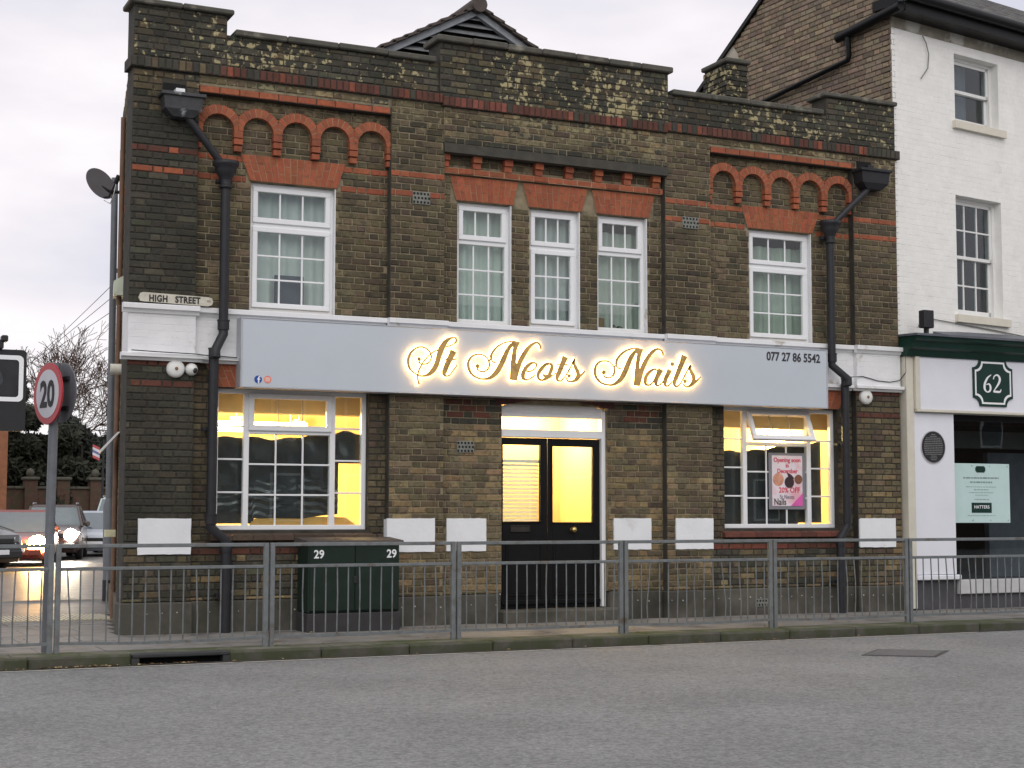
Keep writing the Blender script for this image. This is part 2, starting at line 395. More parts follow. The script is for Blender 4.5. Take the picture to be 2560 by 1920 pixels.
def c_bay(x,z):
    if redband(z,x): return REDC,'red_brick'
    if z<.92 and z>.84: return ((.15,.045,.028) if 7.3<x<8.6 else DRED),'red_brick'
    if z<.84: return s_(pick((4,GREY),(3,BROWN),(2,DARK),(1,OCHRE)))
    if z<2.9: return s_(pick((4,BROWN),(4,DKB),(1,PLUM)))
    if z>5.62: return s_(pick((5,TAN),(4,BROWN),(1,GREY)))
    return s_(pick((6,BROWN),(2.8,DKB),(1.8,TAN),(1.6,PLUM)))
def c_centre(x,z):
    if 2.34<z<2.42: return s_(DARK)
    if z>2.42 and z<3: return s_(pick((4,DRED),(3,DARK),(2,PLUM)))
    if z<2.9: return s_(pick((5,OCHRE),(5,TAN),(2,BROWN),(.6,PLUM)))
    return s_(pick((6,BROWN),(2.6,DKB),(1.8,TAN),(1.5,PLUM)))
def c_parapet(x,z): return s_(pick((6,DARK),(5,GREY),(1.6,DKB),(.8,BROWN)))
def c_parc(x,z): return s_(pick((5,DARK),(4,GREY),(3,DKB),(2,BROWN),(.8,TAN)))
def c_upc(x,z):
    if z<5.76: return s_(pick((6,DARK),(2,GREY)))
    return s_(pick((4,TAN),(3,BROWN),(2,GREY),(2,PLUM),(1.5,OCHRE)))
def c_frieze(x,z): return s_(pick((5,TAN),(4,BROWN),(2,OCHRE),(1,GREY)))
PL=[(.15,.72),(2.99,3.57),(3.76,4.27),(6.0,6.53),(6.83,7.38),(9.68,10.27)]; PZ=(.845,1.23)
plh=[(a,b,*PZ) for a,b in PL]
piers=[(0,.73),(3.0,3.68),(6.71,7.39),(9.66,WX)]
for i,(a,b) in enumerate(piers):
    mm='mortar_soot_shade' if i==0 else 'mortar'
    panel('B',F,a,b,.34,2.95,0,colf=c_pier,mname='mortar_soot_shade' if i in(0,3) else 'mortar',bholes=plh+[SIGNH],thick=.30)
    panel('B',F,a,b,3.52,6.13,0,colf=c_pier,mname=mm,thick=.30,bholes=[(.32,.58,5.84,6.0),(9.72,9.97,5.9,6.06)])
bays=[(.73,3.0),(7.39,9.66)]
for (a,b),(wa,wb) in zip(bays,LW):
    panel('B',F,a,b,.34,2.95,.1,holes=[(wa,wb,LZ[0],LZ[1])],colf=c_bay,mname='mortar_soot_shade',bholes=[SIGNH,(wa-.08,wb+.08,2.66,2.96),(wa-.02,wb+.02,.985,1.1)],thick=.2)
for (a,b),(wa,wb) in zip(bays,(UPW[0],UPW[4])):
    panel('B',F,a,b,3.52,5.93,.1,holes=[(wa,wb,*UZ)],colf=c_bay,bholes=[(wa-.06,wb+.06,5.0,5.31)],thick=.2)
    panel('B',F,a,b,6.012,6.13,.0,colf=c_frieze,thick=.3)
panel('B',F,3.68,6.71,.34,2.95,.1,holes=[DOOR],colf=c_centre,bholes=[SIGNH]+plh,thick=.2)
panel('B',F,3.68,6.71,3.52,5.55,.1,holes=[(a,b,*UZ) for a,b in UPW[1:4]],colf=c_centre,bholes=[(3.8,6.6,5.0,5.31),(3.68,6.71,5.31,5.40)],thick=.2)
panel('B',F,3.66,6.73,5.67,6.10,-.03,colf=c_upc,mname='mortar',thick=.33)
# parapets
panel('B',F,0,1.03,6.25,6.838,0,colf=c_parapet,mname='mortar_soot_shade',thick=.33)
panel('B',F,1.03,3.60,6.25,6.618,0,colf=c_parapet,mname='mortar_soot_shade',thick=.33)
panel('B',F,3.60,6.75,6.22,6.878,-.03,colf=c_parc,mname='mortar_soot_shade',thick=.36)
panel('B',F,6.75,9.24,6.25,6.618,0,colf=c_parapet,mname='mortar_soot_shade',thick=.33)
panel('B',F,9.24,WX,6.25,6.874,0,colf=c_parapet,mname='mortar_soot_shade',thick=.33)
# string course of red soldiers, sooty where it returns round the corners
def soldiers(a,b,z0,z1,Y,cf):
    core('B',F,a,b,z0-.004,z1+.004,Y+.012,.3,[],'mortar_soot_shade'); x=a
    while x<b-.02:
        add_brick('B',F,x+.004,min(b,x+.069),z0,z1,Y,jit(cf(x),.25),'red_brick',depth=.05); x+=.0755
soldiers(-.04,.95,6.135,6.245,-.045,lambda x: DARK if random.random()<.75 else BROWN)
soldiers(.95,3.63,6.135,6.245,-.045,lambda x: pick((6,DRED),(1.2,(.19,.055,.03)),(4,DARK)))
soldiers(3.63,6.72,6.105,6.215,-.07,lambda x: pick((7,DRED),(2,(.2,.06,.04)),(1,DARK)))
soldiers(6.72,9.9,6.135,6.245,-.045,lambda x: pick((1.2,(.19,.055,.03)),(5,DRED),(2,DARK)))
soldiers(9.9,WX+.05,6.135,6.245,-.045,lambda x: DARK)
# red label course above each arcade, red course with pale joints over the middle windows
def redcourse(a,b,z0,z1,Y,L=.225,c=REDC,mname='mortar_soot_shade'):
    core('B',F,a,b,z0-.003,z1+.003,Y+.006,.3,[],mname); x=a
    while x<b-.02:
        add_brick('B',F,x+.004,min(b,x+L)-.004,z0,z1,Y,jit(c,.2),'red_brick',depth=.05); x+=L
redcourse(.73,3.0,5.935,6.008,-.012); redcourse(7.39,9.66,5.935,6.008,-.012)
redcourse(3.68,6.71,5.325,5.392,.045,L=.2,mname='mortar_pale')
# side wall down the side street (seen edge on)
SA=R(9.8); side=Wall((0,0),math.pi/2-SA,inward=-1)
panel('B',side,.05,5.0,.34,6.6,.0,colf=lambda u,z:(REDC,'red_brick') if redband(z,0) else s_(pick((5,BROWN),(3,TAN),(2,PLUM))),mname='mortar',thick=.12)
flush('B',B,300)

# plinth
def plinth(a,b,y): return box('plinth',PLINTH,B,a,b,y,.3,-.05,.335,b=.015)
plinth(0-.02,.75,-.03); plinth(.75,2.98,.07); plinth(2.98,3.70,-.03); plinth(3.70,4.46,.07); plinth(5.94,6.69,.07); plinth(6.69,7.41,-.03); plinth(7.41,9.64,.07); plinth(9.64,WX,-.03)
q=MB(); T=Matrix.Translation((0,0,0)) @ Matrix.Rotation(math.pi/2-SA,4,'Z')
q.box(.02,5.0,-.02,.03,-.05,.33,T=T); q.build('plinth',PLINTH,B)
q=MB(); rnd=random.Random(3)
for a_,b_,y_ in ((.1,.72,-.032),(.8,2.9,.068),(3.0,3.68,-.032),(3.75,4.4,.068),(6.0,6.65,.068),(6.75,7.38,-.032),(7.5,9.6,.068),(9.7,10.3,-.032)):
    x=a_
    while x<b_:
        if rnd.random()<.75: z=.215+rnd.uniform(-.012,.012); q.disc(x,z,rnd.uniform(.006,.011),y_-.002,y_+.01,n=7)
        x+=.16
q.build('wall_plugs',mat('pale_plug',(.38,.37,.33),.8,var=.2),B,kind='stuff')
# splayed flat arches of red bricks over the windows
def flat_arch(xb0,xb1,xt0,xt1,z0,z1,Y,n,skip=None,par=None):
    par = par or B
    a=MB().prism([(xb0,z0),(xb1,z0),(xt1,z1),(xt0,z1)],Y+.0045,Y+.12).build('flat_arch',MORTP,par)
    for i in range(n):
        f=lambda t,zz: ((xb0+(xb1-xb0)*t)*(z1-zz)+(xt0+(xt1-xt0)*t)*(zz-z0))/(z1-z0)
        zm=z0+(z1-z0)*(.36 if i%2 else .66)
        for za,zb in ((z0+.001,zm-.004),(zm+.004,z1-.003)):
            t0,t1=i/n,(i+1)/n; g=.0042
            poly=[(f(t0,za)+g,za),(f(t1,za)-g,za),(f(t1,zb)-g,zb),(f(t0,zb)+g,zb)]
            if skip and skip(sum(p[0] for p in poly)/4): continue
            b=MB(); b.col=jit(REDC,.16); yy=Y+random.uniform(-.003,.003)
            b.prism(poly,yy,Y+.05); b.build('arch_brick',RED,a,colors=True)
flat_arch(1.34,2.37,1.23,2.47,5.015,5.305,.085,15); flat_arch(8.02,9.05,7.92,9.16,5.015,5.305,.085,15)
flat_arch(3.87,4.62,3.78,4.685,5.015,5.305,.085,11); flat_arch(4.83,5.56,4.745,5.645,5.015,5.305,.085,11); flat_arch(5.77,6.52,5.705,6.61,5.015,5.305,.085,11)
flat_arch(1.0,2.79,.86,2.93,2.675,2.945,.06,24,skip=lambda x:1.30<x<9); flat_arch(7.63,9.42,7.49,9.56,2.675,2.945,.06,24,skip=lambda x:1.3<x<9.0)
# right-hand reveals of the recessed bays, shade and soot painted in as dark strips
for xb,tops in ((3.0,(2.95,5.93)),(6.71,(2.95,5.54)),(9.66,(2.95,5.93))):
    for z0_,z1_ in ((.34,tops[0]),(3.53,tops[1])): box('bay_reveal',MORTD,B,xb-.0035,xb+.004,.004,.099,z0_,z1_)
# round arcades
def arcade(xa,xb,n=5):
    sp=(xb-xa)/n; rin,rout=sp/2-.05,sp/2+.052; zc=5.822-rout; Y=.02
    for i in range(n):
        cx=xa+sp*(i+.5)
        a=MB(); k=14
        ring=[(math.cos(math.pi*j/k),math.sin(math.pi*j/k)) for j in range(k+1)]
        cl=lambda x: max(-sp/2+.001,min(sp/2-.001,x))
        poly=[(cx+cl((rout-.004)*c),zc+(rout-.004)*s) for c,s in ring]+[(cx+(rin+.003)*c,zc+(rin+.003)*s) for c,s in ring[::-1]]
        v=[(p[0],Y+.0045,p[1]) for p in poly]+[(p[0],.115,p[1]) for p in poly]; m=k+1
        fs=[]
        for j in range(k):
            o,p=j,2*m-1-j
            fs+=[(o,o+1,p-1,p),(2*m+o,2*m+p,2*m+p-1,2*m+o+1),(o,2*m+o,2*m+o+1,o+1),(p,p-1,2*m+p-1,2*m+p)]
        a.add(v,fs); a.fixn=True
        ar=a.build('round_arch',MORTP,B)
        nv=11
        for j in range(nv):
            t0,t1=math.pi*j/nv+.022,math.pi*(j+1)/nv-.022
            P=[(cx+cl(r*math.cos(t)),zc+r*math.sin(t)) for r,t in ((rin,t0),(rin,t1),(rout,t1),(rout,t0))]
            b=MB(); b.col=jit(REDC,.14); b.prism(P,Y+random.uniform(-.003,.003),Y+.06); b.build('arch_brick',RED,ar,colors=True)
    for i in range(n+1):
        cx=xa+sp*i; l=.05 if i>0 else 0.001; r=.05 if i<n else 0.001
        c=MB(); zs=[(zc,.0,.085),(zc-.082,.0,.075),(zc-.160,.015,.06),(zc-.236,.035,.05)]
        for j,(zt,ins,dp) in enumerate(zs[:]):
            if j==3: continue
            zb=zc-.076*(j+1)+.004
            c.col=jit(REDC,.15); c.box(cx-max(.001,l-ins*.4),cx+max(.001,r-ins*.4),.02+ins,.115,zb,zt-.002)
        c.build('corbel',RED,B,colors=True)
arcade(.73,3.0); arcade(7.39,9.66)
# corbels and weathered offset above the middle windows
for i in range(8):
    x=3.70+i*.4143; c=MB()
    c.col=jit(REDC,.2); c.box(max(3.683,x-.05),min(6.707,x+.05),.04,.115,5.40,5.47); c.col=jit(REDC,.3); c.box(max(3.683,x-.055),min(6.707,x+.055),.015,.115,5.474,5.548)
    c.build('corbel',RED,B,colors=True)
q=MB(); q.add([(3.66,-.05,5.552),(6.73,-.05,5.552),(6.73,-.03,5.668),(3.66,-.03,5.668),(3.66,.3,5.552),(6.73,.3,5.552),(6.73,.3,5.668),(3.66,.3,5.668)],[(0,1,2,3),(0,4,5,1),(1,5,6,2),(2,6,7,3),(3,7,4,0),(4,7,6,5)]); q.fixn=True
q.build('weathering_course',mat('sooty_stone',(.05,.047,.038),.95,var=.4,scale=8,bump=.4,bscale=40),B)
# copings
def copings(a,b,z0,z1,y0,y1,L=.62):
    n=max(1,round((b-a)/L)); 
    for i in range(n):
        p,r=a+(b-a)*i/n+.003,a+(b-a)*(i+1)/n-.003; dz=random.uniform(-.006,.006)
        box('coping_stone',COPE,B,p,r,y0,y1,z0+dz,z1+dz,b=.012)
copings(-.06,1.10,6.842,6.90,-.05,.38); copings(1.11,3.55,6.622,6.69,-.05,.38); copings(3.54,6.80,6.882,6.955,-.085,.38,L=.5); copings(6.81,9.17,6.622,6.69,-.05,.38); copings(9.18,WX+.02,6.878,6.935,-.05,.38)
# painted fascia band and its mouldings
W1=Wall()
for a,b,y in ((0,.73,-.02),(.73,1.25,.05),(9.05,9.66,.05),(9.66,WX,-.02)):
    panel('BF',W1,a,b,2.97,3.47,y,colf=lambda u,z:((.74,.74,.77),'white_masonry_paint'),mname='white_masonry_paint',thick=.3-y,hw=.003,co=.0018)
for L in BR['BF']: pass
flush('BF',B,0,stuffname='painted_brickwork')
def mould(a,b,y,z0,z1,out,nm='cornice'):
    z2=z1-z0
    v=[(z0,0.0),(z0,-out*.45),(z0+z2*.35,-out*.6),(z0+z2*.45,-out),(z1-.008,-out),(z1,-out+.01),(z1+.004,0.0)]
    n=len(v); q=MB(); q.add([(a,y+p[1],p[0]) for p in v]+[(b,y+p[1],p[0]) for p in v],[tuple(range(n)),tuple(range(2*n-1,n-1,-1))]+[(i,i+1,n+i+1,n+i) for i in range(n-1)]+[(n-1,0,n,2*n-1)]); q.fixn=True
    q.build(nm,WPAINT,B)
seg=[(-.07,.76,0),(.762,2.965,.09),(2.967,3.705,0),(3.707,6.682,.09),(6.684,7.415,0),(7.417,9.63,.09),(9.632,WX+.0,0)]
for a,b,y in seg: mould(a,b,y,3.435,3.535,.085 if y==0 else .10)
mould(-.08,.80,0,2.925,3.0,.10); mould(.802,1.215,.06,2.925,3.0,.10); mould(9.09,9.60,.06,2.925,3.0,.10); mould(9.602,WX,0,2.925,3.0,.10)
# painted foundation stones
for a,b in PL:
    y=.1 if 3.7<a<6.6 else 0
    n=10; P=[]
    for i in range(n): P.append((a+(b-a)*i/n,PZ[0]+random.uniform(-.003,.003)))
    for i in range(6): P.append((b+random.uniform(-.003,.003),PZ[0]+(PZ[1]-PZ[0])*i/6))
    for i in range(n): P.append((b-(b-a)*i/n,PZ[1]+random.uniform(-.003,.003)))
    for i in range(6): P.append((a+random.uniform(-.003,.003),PZ[1]-(PZ[1]-PZ[0])*i/6))
    MB().prism(P,y-.014,y+.05).build('painted_stone',WPLAQ,B)
# return face of the two stones that wrap the pier edges
for x,y in ((2.99,0),(9.68,0)): box('painted_stone',WPLAQ,B,x-.012,x+.012,y-.01,.095,PZ[0]+.01,PZ[1]-.01)
# red tile sills below the shop windows
for a,b in LW:
    n=8
    for i in range(n):
        p,r=a-.05+(b-a+.1)*i/n,a-.05+(b-a+.1)*(i+1)/n
        c=MB(); c.col=jit((.075,.05,.035) if a<5 else (.12,.04,.028),.3); c.add([(p,.02,.99),(r-.005,.02,.99),(r-.005,.02,1.045),(p,.02,1.045),(p,.22,.99),(r-.005,.22,.99),(r-.005,.22,1.09),(p,.22,1.09)],[(0,1,2,3),(0,4,5,1),(1,5,6,2),(2,6,7,3),(3,7,4,0)]); c.fixn=True
        c.build('sill_tile',RED,B,colors=True)
# air bricks
AIRB=mat('air_brick',(.20,.205,.185),.9,var=.3,scale=20,bump=.3); HOLE=mat('hole_dark',(.006,.006,.006),1,var=.1)  # near-black solids, the dark inside the openings is painted by their colour
def airbrick(x0,x1,z0,z1,y,nx=5,nz=3):
    a=box('air_brick',AIRB if y>.05 else AIRB,B,x0,x1,y-.012,y+.03,z0,z1,b=.004)
    h=MB()
    for i in range(nx):
        for j in range(nz):
            cx=x0+(x1-x0)*(i+.5)/nx+(.006 if j%2 else -.006); cz=z0+(z1-z0)*(j+.5)/nz
            h.box(cx-.012,cx+.012,y-.014,y,cz-.013,cz+.013)
    h.build('vent_holes',HOLE,a,kind='stuff')
airbrick(3.27,3.49,4.90,5.05,0); airbrick(6.96,7.20,4.91,5.06,0); airbrick(3.89,4.11,2.0,2.14,.1)
airbrick(8.05,8.32,.10,.20,.07,6,2)
# overflow openings behind the hoppers
for a,b,c,d in ((.33,.57,5.85,5.99),(9.73,9.96,5.91,6.05)): box('overflow_opening',HOLE,B,a,b,-.0045,.05,c,d)
# roof, back body and louvred gable behind the parapet
ROOF=mat('roof_felt',(.09,.09,.095),.9)
v=[(.08,.34),(WX,.34),(WX,9),(2.4,9),(.85,4.9)]
q=MB(); n=len(v); q.add([(x,y,6.30) for x,y in v]+[(x,y,6.38) for x,y in v],[tuple(range(n)),tuple(range(2*n-1,n-1,-1))]+[(i,(i+1)%n,n+(i+1)%n,n+i) for i in range(n)]); q.fixn=True; q.build('roof',ROOF,B)
box('back_wall',mat('rear_brick',(.12,.09,.06),.9,var=.4,scale=12),B,.86,WX,4.8,5.0,0,6.35)
TILE=mat('roof_tile',(.075,.06,.052),.85,var=.4,scale=9,bump=.3,bscale=30); PGREY=mat('weathered_grey_paint',(.28,.30,.32),.75,var=.25,scale=9,bump=.15)
ax,az,gy=5.42,8.42,3.0; sl=.545; hw=2.5
gb=MB().prism([(ax-hw+.1,az-(hw-.1)*sl),(ax+hw-.1,az-(hw-.1)*sl),(ax,az)],gy+.10,gy+.16).build('louvre_gable',HOLE,B)
for i in range(12):
    z=az-.13-i*.11; h=(az-z)/sl-.06
    if h<.06: continue
    q=MB(); q.add([(ax-h,gy+.02,z),(ax+h,gy+.02,z),(ax+h,gy+.10,z+.06),(ax-h,gy+.10,z+.06),(ax-h,gy+.02,z-.02),(ax+h,gy+.02,z-.02),(ax+h,gy+.10,z+.04),(ax-h,gy+.10,z+.04)],[(0,1,2,3),(4,7,6,5),(0,4,5,1),(1,5,6,2),(2,6,7,3),(3,7,4,0)]); q.fixn=True
    q.build('louvre_slat',mat('slat_paint',(.17,.18,.185),.7,var=.35,scale=12),gb)
for s in (-1,1):
    MB().prism([(ax,az+.01),(ax,az-.09),(ax+s*(hw),az-hw*sl-.09),(ax+s*(hw),az-hw*sl+.01)],gy-.02,gy+.06).build('barge_board',PGREY,gb)
    # tiled slope: staggered tile courses
    q=MB(); nx=14
    for j in range(9):
        y0=gy-.10+j*.32
        for i in range(nx):
            t0,t1=i/nx,(i+1)/nx+.02; lift=.03
            x0,x1=ax+s*hw*t0,ax+s*hw*t1; z0,z1=az+.03+lift-hw*t0*sl,az+.03+lift-hw*t1*sl-.0
            dz=random.uniform(-.006,.006)
            q.add([(x0,y0,z0-.015+dz),(x1,y0,z1+.02+dz),(x1,y0+.315,z1+.02+dz),(x0,y0+.315,z0-.015+dz),(x0,y0,z0-.05),(x1,y0,z1-.03),(x1,y0+.315,z1-.03),(x0,y0+.315,z0-.05)],[(0,1,2,3),(4,7,6,5),(0,4,5,1),(1,5,6,2),(2,6,7,3),(3,7,4,0)])
    q.fixn=True; q.build('roof_tiles',TILE,gb,kind='stuff')
for j in range(7):
    q=MB(); y0=gy-.14+j*.42; q.tube([(ax,y0,az+.045),(ax,y0+.41,az+.045)],.115,12); q.build('ridge_tile',TILE,gb)
# chimney stack beside the tall neighbour
CW=Wall((8.45,1.2)); ch=MB().box(8.47,8.80,1.215,1.80,6.3,7.58).build('chimney_stack',MORTD,B)
CB={}
panel('CH',CW,0,.36,6.75,7.56,0,colf=c_parapet,nocore=True); panel('CH',Wall((8.45,1.2),math.pi/2,-1),.03,.62,6.75,7.56,0,colf=c_parc,nocore=True)
flush('CH',ch,0,stuffname='brickwork'); box('coping_stone',COPE,ch,8.42,8.84,1.17,1.83,7.575,7.64,b=.015); box('string_course',COPE,ch,8.43,8.83,1.18,1.82,6.95,7.0,b=.01)

# ------------------------------------------------------------------ windows
def ring(mb,x0,x1,z0,z1,t,y0,y1,b=.006,T=None):
    mb.bbox(x0,x1,y0,y1,z1-t,z1,b,T); mb.bbox(x0,x1,y0,y1,z0,z0+t,b,T); mb.bbox(x0,x0+t,y0+.001,y1,z0+t-.004,z1-t+.004,b,T); mb.bbox(x1-t,x1,y0+.001,y1,z0+t-.004,z1-t+.004,b,T)
def panes(par,x0,x1,z0,z1,nx,nz,y,glass=GLASS,bar=UPVC,bw=.02,T=None):
    """one pane per grid cell, glazing bars between"""
    for i in range(nx):
        for j in range(nz):
            a,b=x0+(x1-x0)*i/nx,x0+(x1-x0)*(i+1)/nx; c,d=z0+(z1-z0)*j/nz,z0+(z1-z0)*(j+1)/nz
            MB().box(a+.001,b-.001,y,y+.005,c+.001,d-.001,T).build('pane',glass,par)
    for i in range(1,nx): x=x0+(x1-x0)*i/nx; MB().bbox(x-bw/2,x+bw/2,y-.006,y+.012,z0,z1,.003,T).build('glazing_bar',bar,par)
    for j in range(1,nz): z=z0+(z1-z0)*j/nz; MB().bbox(x0,x1,y-.0065,y+.0125,z-bw/2,z+bw/2,.003,T).build('glazing_bar',bar,par)
def upper_window(x0,x1,sash):
    z0,z1=UZ; y=.175; x1-=.005
    q=MB(); ring(q,x0,x1,z0,z1,.05,y,y+.07); zt=z1-.475; q.bbox(x0+.045,x1-.045,y+.001,y+.07,zt-.03,zt+.03,.006)
    fr=q.build('window',UPVC,B)
    s=MB(); ring(s,x0+.038,x1-.038,zt+.022,z1-.04,.06,y-.022,y+.04); s.build('sash',UPVC,fr)
    panes(fr,x0+.095,x1-.095,zt+.08,z1-.098,3,1,y+.012)
    if sash:
        s=MB(); ring(s,x0+.038,x1-.038,z0+.04,zt-.022,.06,y-.022,y+.04); s.build('sash',UPVC,fr)
        panes(fr,x0+.095,x1-.095,z0+.098,zt-.08,3,3,y+.012)
    else: panes(fr,x0+.05,x1-.05,z0+.05,zt-.03,3,3,y+.03)
    q=MB().bbox(x0-.0,x1+.0,y-.03,y+.08,z0-.035,z0-.002,.006); q.build('window_sill',UPVC,fr)
    # painted reveals
    box('reveal',WPAINT,fr,x1-.004,x1+.006,.104,.30,z0,z1)
for (a,b),s in zip(UPW,(1,0,1,0,1)): upper_window(a,b,s)
def lower_window(x0,x1,opened):
    z0,z1=LZ; y=.19; s=(x1-x0)/1.79
    X=[x0,x0+.375*s,x0+1.385*s,x1]
    q=MB(); ring(q,x0,x1,z0,z1,.055,y,y+.07); 
    for x in X[1:3]: q.bbox(x-.032,x+.032,y+.001,y+.07,z0+.05,z1-.05,.006)
    zt=z1-.475; q.bbox(X[1]+.03,X[2]-.03,y+.002,y+.07,zt-.025,zt+.025,.006)
    fr=q.build('window',UPVC,B)
    for a,b in ((x0+.05,X[1]-.03),(X[2]+.03,x1-.05)): panes(fr,a,b,z0+.05,z1-.05,1,4,y+.03)
    panes(fr,X[1]+.03,X[2]-.03,z0+.05,zt-.02,3,3,y+.03)
    T=None
    if opened:
        T=Matrix.Translation((0,y,z1-.045)) @ Matrix.Rotation(R(-24),4,'X') @ Matrix.Translation((0,-y,-(z1-.045)))
    sh=MB(); ring(sh,X[1]+.018,X[2]-.018,zt+.012,z1-.042,.062,y-.025,y+.035,T=T); sh=sh.build('sash',UPVC,fr)
    panes(fr,X[1]+.08,X[2]-.08,zt+.074,z1-.104,3,1,y+.005,T=T,bw=.008,bar=mat('grey_bar',(.3,.28,.22),.5))
    box('window_sill',UPVC,fr,x0-.01,x1+.01,y-.06,y+.08,z0-.03,z0-.003,b=.006)
lower_window(*LW[0],False); lower_window(*LW[1],True)

# ------------------------------------------------------------------ door
y=.2
q=MB(); q.bbox(4.48,4.50,y-.03,y+.08,.15,2.30,.004); q.bbox(5.865,5.92,y-.05,y+.08,.15,2.55,.006); q.bbox(4.48,5.866,y-.045,y+.08,2.205,2.30,.006); q.bbox(4.48,5.866,y-.02,y+.08,2.455,2.50,.006); q.bbox(4.48,4.505,y-.03,y+.08,2.30,2.46,.004)
df=q.build('door_frame',UPVC,B)
n=14; P=[(4.48,2.50),(5.90,2.50)]+[(5.90-1.42*i/n,2.575+.085*math.sin(math.pi*i/n)) for i in range(n+1)]
MB().prism(P,y-.02,y+.06).build('arched_panel',WPAINT,df)
MB().box(4.51,5.86,y+.02,y+.025,2.302,2.453).build('pane',GLASS,df)
q=MB(); n=14; P=[(4.40,2.57)]+[(4.48+1.44*i/n,2.58+.088*math.sin(math.pi*i/n)) for i in range(n+1)]+[(6.0,2.57),(6.0,2.72),(4.40,2.72)]
MB().prism(P,.095,.22).build('door_lintel',mat('sooty_red',(.09,.035,.028),.9,var=.4,scale=9,bump=.3),B)
def leaf(x0,x1,gx0,gx1,gz0,gz1,handle):
    q=MB(); z0,z1=.148,2.20
    for a,b,c,d in ((x0,gx0,z0,z1),(gx1,x1,z0,z1),(gx0,gx1,gz1,z1),(gx0,gx1,z0,gz0)): q.bbox(a,b,y,y+.045,c,d,.003)
    d=q.build('door',BLACKP,B)
    r=MB(); ring(r,gx0-.018,gx1+.018,gz0-.018,gz1+.018,.02,y-.012,y+.01,.004); r.build('glazing_bead',BLACKP,d)
    r=MB(); ring(r,x0+.07,x1-.07,.30,.98,.025,y-.012,y+.01,.004); r.bbox(x0+.1,x1-.1,y-.006,y+.01,.33,.95,.004); r.build('door_panel',BLACKP,d)
    MB().box(gx0,gx1,y+.02,y+.026,gz0,gz1).build('pane',GLASS,d)
    if handle=='letter':
        q=MB(); ring(q,4.64,4.90,1.065,1.145,.012,y-.014,y+.01,.003); q.bbox(4.652,4.888,y-.008,y+.008,1.077,1.133,.003); q.build('letterbox',mat('dull_bronze',(.05,.045,.04),.5,metal=.6),d)
    else:
        T=Matrix.Translation((5.48,y-.075,1.09)) @ Matrix.Rotation(R(-90),4,'X')
        MB().lathe([(.001,0),(.022,.004),(.036,.02),(.036,.035),(.018,.05),(.014,.06),(.03,.07),(.032,.078)],20,T=T).build('door_knob',mat('brass',(.6,.45,.18),.3,metal=1,var=.1),d)
    # weather bar
    box('weather_bar',BLACKP,d,x0+.01,x1-.01,y-.03,y,.20,.25,b=.004)
leaf(4.505,5.135,4.535,5.04,1.19,2.115,'letter'); leaf(5.145,5.862,5.205,5.765,1.18,2.105,'knob')
box('doorstep',PLINTH,B,4.42,6.12,-.10,.30,-.03,.145,b=.02)

# ------------------------------------------------------------------ interior of the shop
WARMW=mat('warm_wall_paint',(.74,.60,.36),.85,var=.05,scale=2); CEIL=mat('ceiling_paint',(.75,.66,.48),.9,var=.04); BULK=mat('bulkhead_paint',(.62,.50,.34),.9,var=.05)
FLOORM=mat('shop_floor',(.28,.2,.12),.4,var=.2)
box('interior_wall',WARMW,B,.85,WX-.1,4.4,4.5,.05,2.95); box('interior_wall',WARMW,B,.84,.92,.42,4.4,.05,2.95); box('interior_wall',WARMW,B,WX-.2,WX-.1,.32,4.4,.05,2.95)
box('interior_floor',FLOORM,B,.85,WX-.1,.32,4.5,.03,.08); box('interior_ceiling',CEIL,B,.85,WX-.1,.50,4.5,2.95,3.05)
box('upper_floor',CEIL,B,.85,WX-.1,.31,4.5,3.06,3.40)
for a,b in LW: box('bulkhead',BULK,B,a-.05,b+.3,.55,.75,2.43,2.94)
box('interior_wall',WARMW,B,4.0,4.08,.32,2.2,.05,2.95); box('interior_wall',WARMW,B,6.3,6.38,.32,2.2,.05,2.95); box('interior_wall',WARMW,B,4.08,6.3,2.12,2.2,.05,2.95)
UPI=mat('upper_room_wall',(.30,.28,.25),.9,var=.05)
box('interior_wall',UPI,B,.9,WX-.1,3.4,3.5,3.4,6.2)
LAMPE=emis('lamp_glow',(1,.66,.25),30)
LAMPE2=emis('tube_glow',(1,.70,.28),10)
POW=185
def ceiling_lamp(x,yy,z,r,label,strength=LAMPE):
    t=thing('ceiling_lamp',label,'lamp',(x,yy,2.95),group='lit ceiling lamps in the shop')
    T=Matrix.Translation((x,yy,z))
    MB().lathe([(r+.02,.03),(r+.025,.0),(r,-.004)],20,T=T).build('lamp_rim',UPVC,t)
    MB().lathe([(.001,-r*.5),(r*.5,-r*.42),(r*.85,-r*.22),(r,0)],20,T=T).build('bulb',strength,t)
    li=bpy.data.lights.new('lamp_light','POINT'); li.energy=POW if not 4<x<6.2 else POW*.6; li.color=(1,.68,.30); li.shadow_soft_size=.06; lo=bpy.data.objects.new('lamp_light',li); COL.objects.link(lo); lo.parent=t; lo.location=(0,0,z-2.95-.10)
    if z<2.9: MB().tube([(x,yy,z+.03),(x,yy,2.95)],.008,6).build('cord',UPVC,t)
lab='lit lamp inside, behind the %s'
for x,yy,z,r,l in ((1.35,2.2,2.46,.055,'left light of the left shop window'),(2.0,2.9,2.50,.06,'top pane of the left shop window'),(2.75,2.6,2.46,.055,'right light of the left shop window'),
                 (8.1,2.4,2.50,.055,'left light of the right shop window'),(8.9,2.9,2.46,.055,'open top pane of the right shop window'),(10.0,2.6,2.55,.06,'right light of the right shop window'),
                 (4.7,1.75,2.55,.07,'left half of the fanlight'),(5.75,1.55,2.6,.07,'right half of the fanlight')):
    ceiling_lamp(x,yy,z,r,lab%l)
